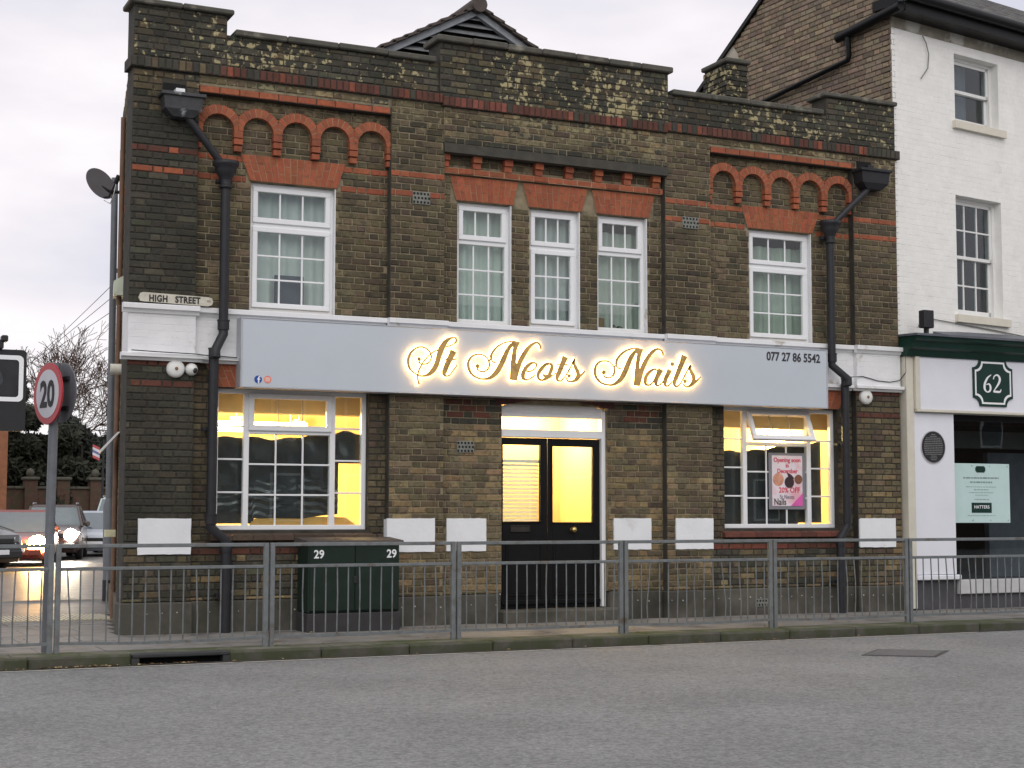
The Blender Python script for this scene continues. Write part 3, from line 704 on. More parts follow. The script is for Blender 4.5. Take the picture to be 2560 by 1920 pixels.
lt=thing('strip_light','long warm strip light inside the shop behind the left window','lamp',(2.1,3.5,2.55)); box('diffuser',LAMPE2,lt,1.5,3.1,3.4,3.5,2.36,2.42); box('housing',UPVC,lt,1.48,3.12,3.38,3.52,2.43,2.5); 
for xx in (1.7,2.9): MB().tube([(xx,3.45,2.5),(xx,3.45,2.95)],.008,6).build('cord',UPVC,lt)
# venetian blind behind the left door leaf
bl=thing('window_blind','white horizontal slat blind behind the glass of the left door leaf','blind',(4.79,.3,1.1))
BLM=mat('blind_slat',(.85,.82,.74),.6,var=.03)
for i in range(16):
    z=1.15+i*.047
    q=MB(); q.add([(4.52,.285,z),(5.06,.285,z),(5.06,.315,z+.03),(4.52,.315,z+.03)],[(0,1,2,3)]); q.add([(4.52,.287,z-.002),(5.06,.287,z-.002),(5.06,.317,z+.028),(4.52,.317,z+.028)],[(3,2,1,0)]); q.build('slat',BLM,bl)
box('head_rail',UPVC,bl,4.52,5.06,.28,.32,1.90,1.94)
# dark reflective film hung inside the shop windows
FILM=mat('dark_plastic_film',(.055,.058,.066),.09,metal=.12,spec=.9,var=.35,scale=3,bump=.5,bscale=3.5)
KRAFT=mat('brown_paper',(.5,.3,.1),.8,var=.2,scale=6,bump=.3,bscale=8)
def film(label,x0,x1,zb,top,amp,seed,name='window_film',right=None,cr=3.5):
    rnd=random.Random(seed); nx,nz=64,56; v=[];f=[]
    ph=[rnd.uniform(0,6.28) for _ in range(8)]
    for j in range(nz+1):
        for i in range(nx+1):
            t=i/nx; x=x0+(x1-x0)*t; zt=top(x); z=zb(x)+(zt-zb(x))*j/nz
            if right and x>right(z): x=right(z)+(x-right(z))*.02
            w=amp*(math.sin(9*x+3.1*z+ph[0])+.6*math.sin(17*x-6*z+ph[1])+.7*math.sin(13*z+4*x+ph[2])+.35*math.sin(31*x+11*z+ph[3])+cr*math.exp(-((z-1.45)/.13)**2)*math.sin(70*z+1.8*math.sin(8*x+ph[5])+.7*math.sin(27*x)+ph[4])*(.55+.45*math.sin(9*x+ph[6])))
            v.append((x,.325+w,z))
    for j in range(nz):
        for i in range(nx): a=j*(nx+1)+i; f.append((a,a+1,a+nx+2,a+nx+1))
    b=len(v)
    v+=[(p[0],p[1]+.002,p[2]) for p in v]; f+=[tuple(b+i for i in q[::-1]) for q in f]
    q=MB(); q.add(v,f,smooth=True); o=q.build(name,FILM); tag(o,label,'plastic sheet'); return o
film('crumpled dark plastic sheet hung inside the left shop window',1.03,2.50,lambda x:1.17+.05*max(0,math.sin(3*x))+(.06 if x>1.5 else 0),lambda x:2.12+.022*math.sin(6*x)+.012*math.sin(17*x+1)+(.07*(x-1.4) if x>1.4 else 0),.006,3)
film('dark plastic sheet inside the narrow right light of the left shop window',2.43,2.77,lambda x:1.86,lambda x:2.22+.02*math.sin(20*x),.005,9)
film('dark plastic sheet hung inside the right shop window',7.68,9.30,lambda x:1.12+(.05 if x>8.9 else 0),lambda x:2.10+(.14*(x-8.1)/1.1 if x>8.1 else 0)+.012*math.sin(17*x),.002,5,cr=0)
q=MB(); q.add([(1.45,.305,1.15),(2.35,.305,1.15),(2.72,.305,1.15),(2.6,.33,1.24),(2.2,.34,1.25),(1.75,.34,1.27),(1.5,.33,1.22)],[(0,1,2,3,4,5,6)]); q.add([(1.45,.308,1.15),(2.35,.308,1.15),(2.72,.308,1.15),(2.6,.333,1.24),(2.2,.343,1.25),(1.75,.343,1.27),(1.5,.333,1.22)],[(6,5,4,3,2,1,0)])
tag(q.build('paper_sheet',KRAFT),'brown paper lying along the bottom of the left shop window','paper')
# net curtains upstairs
NETS=[mat('net_curtain_%d'%i,c,.9,var=.08,scale=3,stretch=(3,3,.4)) for i,c in enumerate(((.50,.53,.53),(.48,.53,.51),(.42,.45,.46),(.40,.43,.40),(.38,.42,.38)))]
NET=mat('net_curtain',(.50,.54,.53),.9,var=.06,scale=3,stretch=(3,3,.4))
cl=['pale net curtain behind the upper left window','pale net curtain behind the first of the three middle upper windows','pale net curtain behind the second of the three middle upper windows','pale net curtain behind the third of the three middle upper windows','pale net curtain behind the upper right window']
for k,((a,b),l) in enumerate(zip(UPW,cl)):
    nx=60; v=[];f=[]; rnd=random.Random(k)
    p1,p2=rnd.uniform(0,6),rnd.uniform(0,6)
    for i in range(nx+1):
        x=a-.03+(b-a+.06)*i/nx; yy=.335+.022*math.sin(38*x+p1)+.016*math.sin(17*x+p2)
        v+=[(x,yy,3.5),(x,yy*1.0+.004,4.95-.12*(k==4 or k==3)),(x,yy+.003,3.5),(x,yy+.007,4.95-.12*(k==4 or k==3))]
    for i in range(nx): o=i*4; f+=[(o,o+4,o+5,o+1),(o+2,o+3,o+7,o+6)]
    q=MB(); q.add(v,f,smooth=True); tag(q.build('curtain',NETS[k]),l,'curtain',group='net curtains upstairs')
    box('room_back',UPI,B,a-.3,b+.3,.9,.95,3.4,5.3)
t=tag(box('display_board',mat('slate_blue_board',(.035,.045,.075),.5,var=.15),None,1.70,2.04,.262,.30,3.56,3.99,b=.004),'dark blue rectangular board standing inside the upper left window','board')
t=tag(box('cardboard_box',mat('cardboard',(.2,.13,.07),.9,var=.2),None,5.83,5.97,.26,.30,3.56,3.73,b=.004),'small brown cardboard box on the sill of the third middle upper window','box')
pl=thing('potted_plant','small dark plant on the sill of the third middle upper window','plant',(6.15,.29,3.55))
q=MB(); rnd=random.Random(4)
for i in range(46):
    a=rnd.uniform(0,6.28); r=rnd.uniform(.02,.10); c=Vector((6.15+r*math.cos(a),.29+.3*r*math.sin(a),3.60+rnd.uniform(0,.06)-r*.3)); s=.016
    q.add([c+Vector((-s,0,0)),c+Vector((0,-.004,s*.6)),c+Vector((s,0,.004)),c+Vector((0,.004,-s*.5))],[(0,1,2,3)])
q.build('foliage',mat('dark_leaf',(.02,.035,.02),.7),pl); MB().lathe([(.03,0),(.04,.05),(.038,.05)],14,T=Matrix.Translation((6.15,.29,3.555))).build('pot',KRAFT,pl)

# ------------------------------------------------------------------ shop sign
SG=thing('shop_sign','long pale fascia sign with glowing gold script lettering above the door','sign',(5.15,-.1,2.67))
PANEL=mat('sign_panel',(.54,.585,.635),.09,var=.03,scale=1.2,spec=.6)
box('panel',PANEL,SG,1.22,9.08,-.13,.10,2.675,3.425,b=.004)
TRIM=mat('sign_trim',(.42,.44,.48),.4,var=.05)
q=MB(); q.bbox(1.205,9.095,-.136,.10,2.662,2.676,.003); q.bbox(1.205,9.095,-.136,.10,3.424,3.436,.003); q.bbox(1.204,1.222,-.137,.10,2.674,3.426,.003); q.bbox(9.078,9.096,-.137,.10,2.674,3.426,.003); q.build('trim',TRIM,SG)
GOLD=mat('gold_acrylic',(.66,.41,.145),.28,metal=.45,var=.4,scale=5); HALO=emis('halo_led',(1,.62,.22),26)
LETTERS = [
  ('S', [[(3.634, 3.219, .008),(3.697, 3.238, .007),(3.736, 3.26, .012),(3.764, 3.291, .023),(3.758, 3.322, .019),(3.731, 3.329, .013),(3.677, 3.313, .028),(3.629, 3.273, .047),(3.581, 3.198, .061),(3.557, 3.139, .061),(3.538, 3.075, .052),(3.514, 3.002, .052),(3.48, 2.943, .052),(3.432, 2.896, .037),(3.38, 2.872, .021),(3.322, 2.865, .013),(3.279, 2.877, .011),(3.222, 2.91, .01),(3.183, 2.948, .019),(3.166, 3.001, .026),(3.168, 3.063, .026),(3.196, 3.127, .021),(3.244, 3.174, .014),(3.301, 3.199, .011),(3.358, 3.197, .011),(3.407, 3.172, .012),(3.441, 3.134, .015),(3.451, 3.085, .015),(3.432, 3.039, .011),(3.393, 3.011, .009),(3.341, 3.002, .01),(3.312, 3.012, .012),(3.295, 3.033, .028)], [(3.542, 3.179, .012),(3.498, 3.163, .01),(3.455, 3.134, .011),(3.407, 3.092, .013),(3.364, 3.045, .013),(3.331, 2.995, .015),(3.303, 2.944, .014),(3.286, 2.89, .013),(3.279, 2.854, .013),(3.287, 2.81, .015),(3.301, 2.766, .021)]], [(3.295, 3.058, .023)]),
  ('t', [[(3.732, 3.176, .071),(3.703, 3.114, .061),(3.664, 3.04, .056),(3.63, 2.962, .052),(3.614, 2.912, .045),(3.626, 2.884, .024),(3.655, 2.878, .011),(3.694, 2.902, .01),(3.728, 2.948, .012),(3.776, 3.009, .011)], [(3.62, 3.074, .008),(3.644, 3.073, .011),(3.698, 3.073, .019),(3.737, 3.075, .012),(3.766, 3.083, .008)]], []),
  ('N', [[(4.03, 2.986, .017),(4.045, 2.962, .012),(4.08, 2.947, .009),(4.125, 2.951, .009),(4.165, 2.976, .012),(4.189, 3.015, .017),(4.189, 3.056, .02),(4.174, 3.092, .014),(4.139, 3.127, .012),(4.094, 3.146, .011),(4.045, 3.148, .011),(3.99, 3.134, .013),(3.946, 3.1, .018),(3.921, 3.054, .025),(3.918, 3.009, .028),(3.932, 2.959, .027),(3.961, 2.915, .022),(4.011, 2.881, .018),(4.07, 2.863, .014),(4.13, 2.861, .017),(4.19, 2.874, .03),(4.245, 2.908, .044),(4.295, 2.961, .053),(4.34, 3.035, .056),(4.38, 3.115, .054),(4.42, 3.199, .046),(4.465, 3.266, .041),(4.521, 3.31, .029)], [(4.279, 3.067, .011),(4.249, 3.064, .009),(4.224, 3.078, .01),(4.212, 3.108, .02),(4.214, 3.144, .024),(4.239, 3.191, .02),(4.279, 3.236, .017),(4.334, 3.278, .014),(4.399, 3.306, .012),(4.465, 3.318, .011),(4.521, 3.324, .012)], [(4.187, 3.081, .019),(4.214, 3.103, .015)], [(4.546, 3.325, .072),(4.523, 3.241, .046),(4.511, 3.158, .048),(4.503, 3.065, .06),(4.499, 2.973, .062),(4.494, 2.858, .067)], [(4.514, 2.865, .051),(4.536, 2.94, .056),(4.559, 3.01, .053),(4.586, 3.081, .051),(4.631, 3.161, .049),(4.681, 3.233, .045),(4.731, 3.284, .034),(4.781, 3.316, .022),(4.823, 3.318, .018),(4.852, 3.294, .021),(4.862, 3.268, .02),(4.852, 3.249, .01)]], [(4.034, 3.007, .026)]),
  ('e', [[(4.677, 2.97, .017),(4.722, 2.976, .013),(4.772, 2.998, .012),(4.802, 3.03, .014),(4.809, 3.061, .017),(4.782, 3.078, .015),(4.736, 3.071, .026),(4.681, 3.027, .039),(4.645, 2.973, .043),(4.629, 2.927, .045),(4.636, 2.89, .036),(4.668, 2.875, .018),(4.709, 2.881, .013),(4.754, 2.907, .012),(4.8, 2.942, .013)]], []),
  ('o', [[(4.984, 3.079, .022),(4.937, 3.067, .03),(4.882, 3.019, .039),(4.841, 2.964, .039),(4.83, 2.918, .03),(4.846, 2.886, .022),(4.882, 2.877, .019),(4.928, 2.893, .03),(4.974, 2.932, .041),(5.002, 2.991, .039),(5.016, 3.037, .037),(5.007, 3.068, .026),(4.984, 3.079, .022)], [(4.901, 2.954, .017),(4.914, 2.93, .026),(4.951, 2.919, .043),(4.993, 2.921, .023),(5.03, 2.943, .013),(5.071, 2.969, .013)]], []),
  ('t', [[(5.197, 3.17, .065),(5.169, 3.106, .056),(5.136, 3.03, .052),(5.104, 2.962, .048),(5.085, 2.916, .041),(5.094, 2.883, .024),(5.127, 2.876, .015),(5.155, 2.894, .014),(5.192, 2.928, .014),(5.225, 2.975, .014),(5.262, 3.039, .014),(5.304, 3.112, .017),(5.328, 3.154, .017)], [(5.076, 3.073, .007),(5.146, 3.072, .013),(5.225, 3.075, .007)]], []),
  ('s', [[(5.323, 3.146, .022),(5.316, 3.104, .026),(5.332, 3.054, .035),(5.36, 3.006, .039),(5.374, 2.965, .044),(5.365, 2.927, .048),(5.332, 2.892, .035),(5.285, 2.876, .018),(5.243, 2.876, .017),(5.22, 2.896, .017),(5.22, 2.925, .026)], [(5.355, 2.92, .031),(5.402, 2.949, .024),(5.435, 2.979, .018),(5.464, 3.01, .013)]], [(5.243, 2.941, .023)]),
  ('N', [[(5.718, 2.972, .016),(5.742, 2.948, .014),(5.784, 2.941, .01),(5.826, 2.951, .012),(5.864, 2.986, .02),(5.876, 3.032, .021),(5.864, 3.077, .018),(5.832, 3.113, .013),(5.785, 3.14, .013),(5.728, 3.143, .013),(5.672, 3.131, .016),(5.625, 3.091, .021),(5.604, 3.041, .026),(5.602, 2.996, .028),(5.615, 2.947, .026),(5.648, 2.903, .022),(5.704, 2.868, .017),(5.774, 2.854, .015),(5.84, 2.856, .02),(5.906, 2.884, .036),(5.963, 2.931, .051),(6.006, 2.995, .057),(6.044, 3.072, .058),(6.078, 3.148, .055),(6.121, 3.221, .049),(6.17, 3.277, .04),(6.222, 3.311, .026)], [(5.968, 3.06, .01),(5.935, 3.061, .01),(5.907, 3.078, .014),(5.898, 3.115, .025),(5.907, 3.161, .027),(5.941, 3.209, .025),(5.993, 3.257, .023),(6.06, 3.293, .019),(6.136, 3.315, .016),(6.194, 3.319, .015)], [(5.864, 3.079, .022),(5.898, 3.091, .018)], [(6.237, 3.321, .079),(6.222, 3.255, .05),(6.207, 3.17, .046),(6.197, 3.086, .05),(6.192, 3.003, .059),(6.181, 2.852, .068)], [(6.191, 2.854, .051),(6.224, 2.937, .055),(6.247, 3.019, .055),(6.28, 3.101, .053),(6.322, 3.175, .049),(6.369, 3.242, .042),(6.426, 3.297, .034),(6.482, 3.322, .02),(6.529, 3.314, .018),(6.557, 3.281, .02),(6.561, 3.261, .02),(6.549, 3.245, .01)]], [(5.721, 3.001, .028)]),
  ('a', [[(6.462, 3.072, .017),(6.424, 3.066, .021),(6.368, 3.032, .034),(6.321, 2.977, .04),(6.307, 2.924, .04),(6.316, 2.884, .03),(6.348, 2.871, .018),(6.386, 2.883, .016),(6.423, 2.913, .018),(6.461, 2.979, .018),(6.485, 3.04, .014),(6.462, 3.072, .017)], [(6.532, 3.073, .064),(6.498, 3.013, .055),(6.47, 2.955, .047),(6.46, 2.91, .042),(6.465, 2.878, .025),(6.497, 2.871, .015),(6.53, 2.892, .015),(6.568, 2.926, .015)]], []),
  ('i', [[(6.663, 3.074, .06),(6.635, 3.018, .051),(6.601, 2.96, .047),(6.591, 2.915, .043),(6.596, 2.879, .03),(6.624, 2.869, .016),(6.657, 2.889, .015),(6.7, 2.931, .015)]], [(6.692, 3.144, .028)]),
  ('l', [[(6.878, 3.261, .077),(6.844, 3.177, .06),(6.805, 3.094, .056),(6.767, 3.011, .051),(6.733, 2.936, .045),(6.728, 2.896, .036),(6.751, 2.87, .021),(6.785, 2.881, .016),(6.828, 2.924, .016),(6.866, 2.986, .016),(6.914, 3.066, .018),(6.963, 3.141, .018)]], []),
  ('s', [[(6.968, 3.146, .026),(6.958, 3.104, .03),(6.972, 3.064, .037),(7.0, 3.02, .043),(7.014, 2.967, .047),(6.999, 2.922, .047),(6.96, 2.888, .03),(6.913, 2.87, .018),(6.875, 2.881, .016),(6.856, 2.912, .021)], [(6.999, 2.914, .03),(7.047, 2.944, .023),(7.081, 2.974, .018),(7.11, 3.004, .013)]], [(6.88, 2.938, .025)]),
]

for nm,strokes,dots in LETTERS:
    q=MB(); h=MB()
    for i,s in enumerate(strokes):
        s=[(x,z,max(.019,w_*1.17+.005)) for x,z,w_ in s]; ribbon(q,s,-.162-.0012*i,-.154-.0012*i); ribbon(h,s,-.1525+.0008*i,-.142+.0008*i,grow=-.003,n=2)
    for i,(x,z,r) in enumerate(dots):
        q.disc(x,z,r,-.1695-.001*i,-.160); h.disc(x,z,r-.003,-.1535,-.143,n=12)
    o=q.build('letter',GOLD,SG); h.build('halo_light',HALO,o)
DTXT=mat('dark_grey_print',(.03,.028,.035),.5,var=.05)
lettering('077 27 86 5542',.155,DTXT,SG,8.555,-.1325,3.262,bold=.0042,xs=.86,name='phone_number')
# social media roundels
BLUE=mat('print_blue',(.01,.06,.32),.4,var=.05); PINK=mat('print_pink',(.75,.16,.22),.4,var=.25,scale=14,col2=(.85,.35,.12),thr=(.4,.6))
d=MB().disc(1.405,2.755,.043,-.1335,-.130).build('roundel',BLUE,SG)
q=MB(); q.box(1.402,1.417,-.136,-.1338,2.712,2.775); q.box(1.392,1.428,-.1362,-.134,2.752,2.764); ribbon(q,[(1.41,2.768,.014),(1.413,2.782,.013),(1.428,2.786,.012)],-.1364,-.1342); q.build('mark',WHITE,d)
d=MB().disc(1.513,2.758,.042,-.1335,-.130).build('roundel',PINK,SG)
q=MB(); ring(q,1.492,1.534,2.737,2.779,.005,-.136,-.1338,.001); n=16
for k in range(n):
    a0,a1=6.283*k/n,6.283*(k+1)/n; q.add([(1.513+r*math.cos(a),-.1362,2.758+r*math.sin(a)) for r,a in ((.008,a0),(.012,a0),(.012,a1),(.008,a1))],[(0,1,2,3)])
q.build('mark',WHITE,d)

# ------------------------------------------------------------------ rainwater pipes
def elbow(mb,pts,r): mb.tube(pts,r,12)
def downpipe(name,label,mir,hop,fun,xv,xl,xb):
    t=thing(name,label,'drainpipe',(xb,-.08,0)); Y=-.075
    hx0,hx1,hz0,hz1=hop; c=(hx0+hx1)/2
    # hopper head: tapered box with lip
    q=MB(); w=.05
    v=[(hx0,-.20,hz1),(hx1,-.20,hz1),(hx1,-.0,hz1),(hx0,-.0,hz1),(hx0+.02,-.19,hz0+.05),(hx1-.02,-.19,hz0+.05),(hx1-.02,-.0,hz0+.05),(hx0+.02,-.0,hz0+.05),(hx0+.12,-.15,hz0-.03),(hx1-.10,-.15,hz0-.03),(hx1-.10,-.0,hz0-.03),(hx0+.12,-.0,hz0-.03)]
    q.add(v,[(0,1,5,4),(1,2,6,5),(2,3,7,6),(3,0,4,7),(4,5,9,8),(5,6,10,9),(6,7,11,10),(7,4,8,11),(8,9,10,11),(3,2,1,0)]); q.fixn=True
    h=q.build('hopper_head',CASTIRON if mir else LEAD,t)
    q=MB(); q.bbox(hx0-.025,hx1+.025,-.225,-.002,hz1-.02,hz1+.02,.006); q.build('hopper_lip',CASTIRON if mir else LEAD,h)
    box('spout',CASTIRON if mir else mat('white_plastic',(.75,.76,.78),.4),t,c-.07,c+.03,-.12,-.01,hz1+.02,hz1+.085,b=.004)
    fx,fz=fun
    sgn=1 if fx>c else -1
    q=MB(); q.tube([(c+sgn*.06,Y-.02,hz0-.01),(c+sgn*.13,Y-.02,hz0-.09),(fx-sgn*.08,Y-.02,fz+.10),(fx-sgn*.01,Y,fz+.02)],.042,12); q.build('pipe',CASTIRON,t)
    q=MB(); T=Matrix.Translation((fx,Y,fz)); q.lathe([(.13,.10),(.145,.10),(.145,.055),(.115,.03),(.12,0),(.085,-.06),(.058,-.12),(.058,-.17),(.07,-.17),(.07,-.20),(.05,-.20)],20,T=T); q.lathe([(.13,.095),(.02,.02)],20,T=T)
    q.build('funnel_head',CASTIRON,t)
    q=MB(); q.tube([(xv,Y,fz-.15),(xv,Y,3.30),(xv,Y-.0,3.24),(xl,Y-.09,3.06),(xl,Y-.09,2.98)],.052,14); q.build('pipe',CASTIRON,t)
    q=MB(); q.tube([(xl,Y-.02,3.0),(xl,Y-.02,1.20),(xl,Y-.02,1.13),(xb,Y-.02,.98),(xb,Y-.02,.90)],.054,14); q.build('pipe',CASTIRON,t)
    q=MB(); q.tube([(xb,Y-.02,.92),(xb,Y-.02,0.0)],.056,14); q.build('pipe',CASTIRON,t)
    for x,z,yy in ((xv,3.34,Y),(xl,3.02,Y-.045),(xl,1.22,Y-.02),(xb,.92,Y-.02)): 
        q=MB(); q.tube([(x,yy,z-.05),(x,yy,z+.05)],.064,14); q.tube([(x,yy,z+.045),(x,yy,z+.06)],.07,14); q.build('collar',CASTIRON,t)
    for x,z in ((xv,4.95),(xl,2.2),(xb,.4)):
        q=MB(); q.bbox(x-.085,x+.085,-.03,.06,z-.02,z+.02,.004); q.tube([(x,Y,z-.02),(x,Y,z+.02)],.062,12); q.build('bracket',CASTIRON,t)
downpipe('drainpipe','dark cast iron rainwater pipe with lead hopper left of the left windows',0,(.29,.73,5.62,5.83),(1.02,5.06),1.02,.915,1.09)
downpipe('drainpipe','black rainwater pipe with box hopper right of the right windows',1,(9.66,10.13,5.68,5.90),(9.21,5.07),9.21,9.40,9.29)

# ------------------------------------------------------------------ small things fixed to the facade
hs=thing('street_nameplate','weathered white cast plate reading HIGH STREET on the left pier','street sign',(.5,-.02,3.55))
P=[(.10,3.60),(.12,3.565),(.15,3.56),(.86,3.545),(.90,3.56),(.915,3.595),(.90,3.635),(.86,3.645),(.15,3.66),(.12,3.65)]
IVORY=mat('flaked_white_paint',(.55,.52,.44),.8,var=.2,scale=12,bump=.3,bscale=30,col2=(.13,.09,.06),thr=(.62,.70))
MB().prism(P,-.035,-.006).build('plate',IVORY,hs)
q=lettering('HIGH   STREET',.098,INK,hs,.49,-.0365,3.566,bold=.004,xs=.80,spacing=1.1)
lettering('RD',.03,mat('rust',(.2,.07,.03),.9),hs,.865,-.0365,3.59)
ALB=mat('alarm_white',(.74,.75,.72),.45,var=.06,scale=6)
def bell(x,z,r,label):
    t=thing('alarm_bell',label,'alarm bell',(x,-.03,z))
    T=Matrix.Translation((x,0,z)) @ Matrix.Rotation(R(90),4,'X')
    MB().lathe([(r,0),(r,.03),(r*.97,.045),(r*.7,.062),(r*.2,.07),(.001,.07)],32,T=T).build('bell_dome',ALB,t)
    MB().lathe([(.018,.068),(.018,.078),(.001,.08)],12,T=T).build('centre_bolt',mat('rusty_bolt',(.25,.14,.08),.7),t)
bell(.515,2.845,.098,'round white alarm bell on the left pier under the white band')
bell(9.80,2.845,.098,'round white alarm bell on the right pier under the white band')
t=thing('dome_camera','small white dome camera beside the left alarm bell','camera',(.69,0,2.845))
T=Matrix.Translation((.69,0,2.845)) @ Matrix.Rotation(R(90),4,'X'); MB().lathe([(.068,0),(.068,.03),(.06,.055),(.04,.08),(.001,.09)],24,T=T).build('housing',ALB,t)
T=Matrix.Translation((.715,-.07,2.83)); MB().lathe([(.001,-.03),(.02,-.024),(.03,0),(.02,.024),(.001,.03)],14,T=T).build('lens',INK,t)
tag(MB().tube([(.02,-.11,3.02),(.3,-.115,3.012),(.7,-.115,3.006),(.85,-.11,2.995),(1.0,-.06,3.0),(1.19,-.06,2.99)],.006,6).build('cable',INK),'thin black cable along the white band by the left pipe','cable')
tag(MB().tube([(9.5,-.06,3.10),(9.75,-.03,3.12),(10.0,-.03,3.07),(10.2,-.03,3.06),(10.36,-.04,3.09),(10.42,-.10,3.2),(10.42,-.10,3.5),(10.40,-.08,3.55)],.006,6).build('cable',INK),'thin grey cable looping across the white band at the right pier','cable')
# side wall fittings
def SP(u,out,z): p=side.P(u,-out,z); return tuple(p)
t=thing('floodlight','pale green box floodlight on the side wall above the white band','floodlight',SP(.9,0,3.75))
q=MB(); a=[SP(.75,.02,3.95),SP(.75,.14,3.88),SP(.75,.14,3.72),SP(.75,.02,3.72),SP(1.1,.02,3.95),SP(1.1,.14,3.88),SP(1.1,.14,3.72),SP(1.1,.02,3.72)]
q.add(a,[(0,1,2,3),(7,6,5,4),(0,4,5,1),(1,5,6,2),(2,6,7,3),(3,7,4,0)]); q.fixn=True; q.build('lamp_housing',mat('pale_green_enamel',(.55,.6,.48),.5),t); MB().tube([SP(.9,.08,3.73),SP(.9,.08,3.62)],.03,10).build('sensor',mat('brown_plastic',(.15,.1,.06),.6),t)
tag(MB().tube([SP(.7,-.02,2.88),SP(.7,.16,2.88)],.06,14).build('flue_pipe',mat('old_white_plastic',(.62,.60,.52),.6)),'short pale flue pipe sticking out of the side wall','pipe')
tag(box('wall_bracket',mat('pale_reflector',(.7,.68,.45),.4),None,-.02,.10,.9,.95,1.02,1.10,b=.004),'small pale bracket low on the side wall near the corner','bracket')
q=MB(); q.add([SP(2.0,.0,2.25),SP(2.0,.22,2.0),SP(2.5,.22,2.0),SP(2.5,.0,2.25),SP(2.0,.03,2.25),SP(2.0,.24,2.02),SP(2.5,.24,2.02),SP(2.5,.03,2.25)],[(0,1,2,3),(4,7,6,5),(0,4,5,1),(1,5,6,2),(2,6,7,3),(3,7,4,0)]); q.fixn=True
tag(q.build('open_vent',UPVC),'white vent flap propped open on the side wall','window vent')
tag(MB().tube([SP(2.6,.03,.0),SP(2.6,.03,6.2)],.03,10).build('side_pipe',mat('brown_pipe',(.16,.09,.055),.7,var=.3)),'thin brown pipe running up the side wall','pipe')
# satellite dish
ds=thing('satellite_dish','grey satellite dish on a bracket high on the side wall','satellite dish',(.45,3.0,5.4))
T=Matrix.Translation((.22,2.98,5.42)) @ Matrix.Rotation(R(28),4,'Z') @ Matrix.Rotation(R(68),4,'X') @ Matrix.Rotation(R(0),4,'Y')
prof=[(.001,0)]+[(r,r*r*.32) for r in (.06,.12,.17,.215)]
DISH=mat('dish_grey',(.16,.155,.17),.6,var=.12)
MB().lathe(prof+[(.222,.016),(.215,.012)]+[(r,r*r*.32-.006) for r in (.17,.12,.06)]+[(.001,-.006)],32,T=T).build('reflector',DISH,ds)
q=MB(); q.tube([T@Vector((0,-.2,.01)),T@Vector((0,-.24,.1)),T@Vector((0,-.12,.30))],.012,8); q.build('feed_arm',INK,ds)
MB().tube([T@Vector((0,-.14,.27)),T@Vector((0,-.08,.36))],.03,12).build('receiver',INK,ds)
MB().tube([(.22,3.0,5.40),(.34,3.0,5.34),(.47,3.0,5.34)],.022,10).build('wall_bracket',INK,ds)
MB().tube([T@Vector((0,-.12,.30)),T@Vector((-.03,-.28,.22)),T@Vector((-.01,-.34,.1)),T@Vector((.02,-.22,-.02))],.006,6).build('cable',mat('white_cable',(.7,.7,.7),.5),ds)
# poster in the right shop window
po=thing('poster','pink and white opening offer poster in a grey sleeve in the right shop window','poster',(8.67,.24,1.36))
PY=.205
GREYP=mat('grey_sleeve',(.22,.22,.24),.35,var=.1); box('sleeve',GREYP,po,8.38,8.96,PY,PY+.006,1.345,2.085,b=.002)
WP=mat('poster_paper',(.80,.72,.76),.5,var=.1,scale=6,col2=(.78,.42,.48),thr=(.5,.66)); box('sheet',WP,po,8.43,8.91,PY-.004,PY-.0005,1.39,2.05)
PR=mat('poster_red',(.62,.05,.09),.5); MG=mat('poster_magenta',(.72,.12,.42),.5,var=.1); SK=mat('poster_skin',(.62,.30,.20),.5,var=.35,scale=18); DK=mat('poster_dark',(.05,.025,.03),.5,var=.3); BRN=mat('poster_brown',(.22,.09,.05),.5,var=.4,scale=20)
for tx,sz,z in (('Opening soon',.082,1.965),('in',.078,1.895),('December',.082,1.82),('20% OFF',.098,1.565)): lettering(tx,sz,PR,po,8.67+(.03 if tx[0]=='2' else 0),PY-.0055,z,bold=.0022,xs=.92)
MB().prism([(8.91,1.39),(8.72,1.39),(8.91,1.56)],PY-.0065,PY-.0045).build('corner_print',MG,po)
for cx,cz,r,m_,dy in ((8.525,1.735,.085,SK,0),(8.70,1.70,.075,DK,.0008),(8.845,1.74,.062,BRN,.0004)): MB().disc(cx,cz,r,PY-.0075-dy,PY-.0048).build('picture',m_,po)
MB().prism([(8.66,1.83),(8.73,1.80),(8.78,1.75),(8.74,1.74),(8.68,1.78)],PY-.0095,PY-.0045).build('picture',DK,po)
lettering('St Neots',.075,mat('print_grey',(.2,.2,.25),.5),po,8.66,PY-.0085,1.485,xs=.85); lettering('Nails',.12,INK,po,8.55,PY-.0085,1.405,bold=.001,xs=.8)

# ================================================================== the white neighbour
NB=thing('white_building','tall white painted brick house with a shopfront beside the brick building','building',(12.5,0,0))
NA=R(10); nf=Wall((10.41,.06),NA); ns_=Wall((10.40,.06),R(90+4.5),inward=-1)
nwin=[(1.33,2.32,6.89,7.88),(1.30,2.32,4.10,5.82)]
panel('N',nf,0,6.2,3.55,8.15,0,holes=nwin,colf=lambda u,z:((.7,.7,.66),'painted_brick'),mname='painted_brick',thick=.3,hw=.005,co=.002,cu=.07)
zfun=lambda u: min(8.42+.66*u, 9.2+.66*(2.78-u))
def gclip(u,z): return z<zfun(u)-.03 and z>6.35+.17*u
NBR=((.27,.215,.145),(.23,.18,.125),(.25,.19,.135),(.18,.14,.105))
panel('N',ns_,.0,4.9,6.2,9.75,0,colf=lambda u,z:(random.choice(NBR),'house_brick'),clip=gclip,nocore=True) if mat('house_brick',attr=True,rough=.9,var=.3,scale=24,bump=.4,bscale=70) else 0
P=[(.14,5.5),(.14,8.50),(1.96,9.71),(4.9,7.78),(4.9,5.5)]
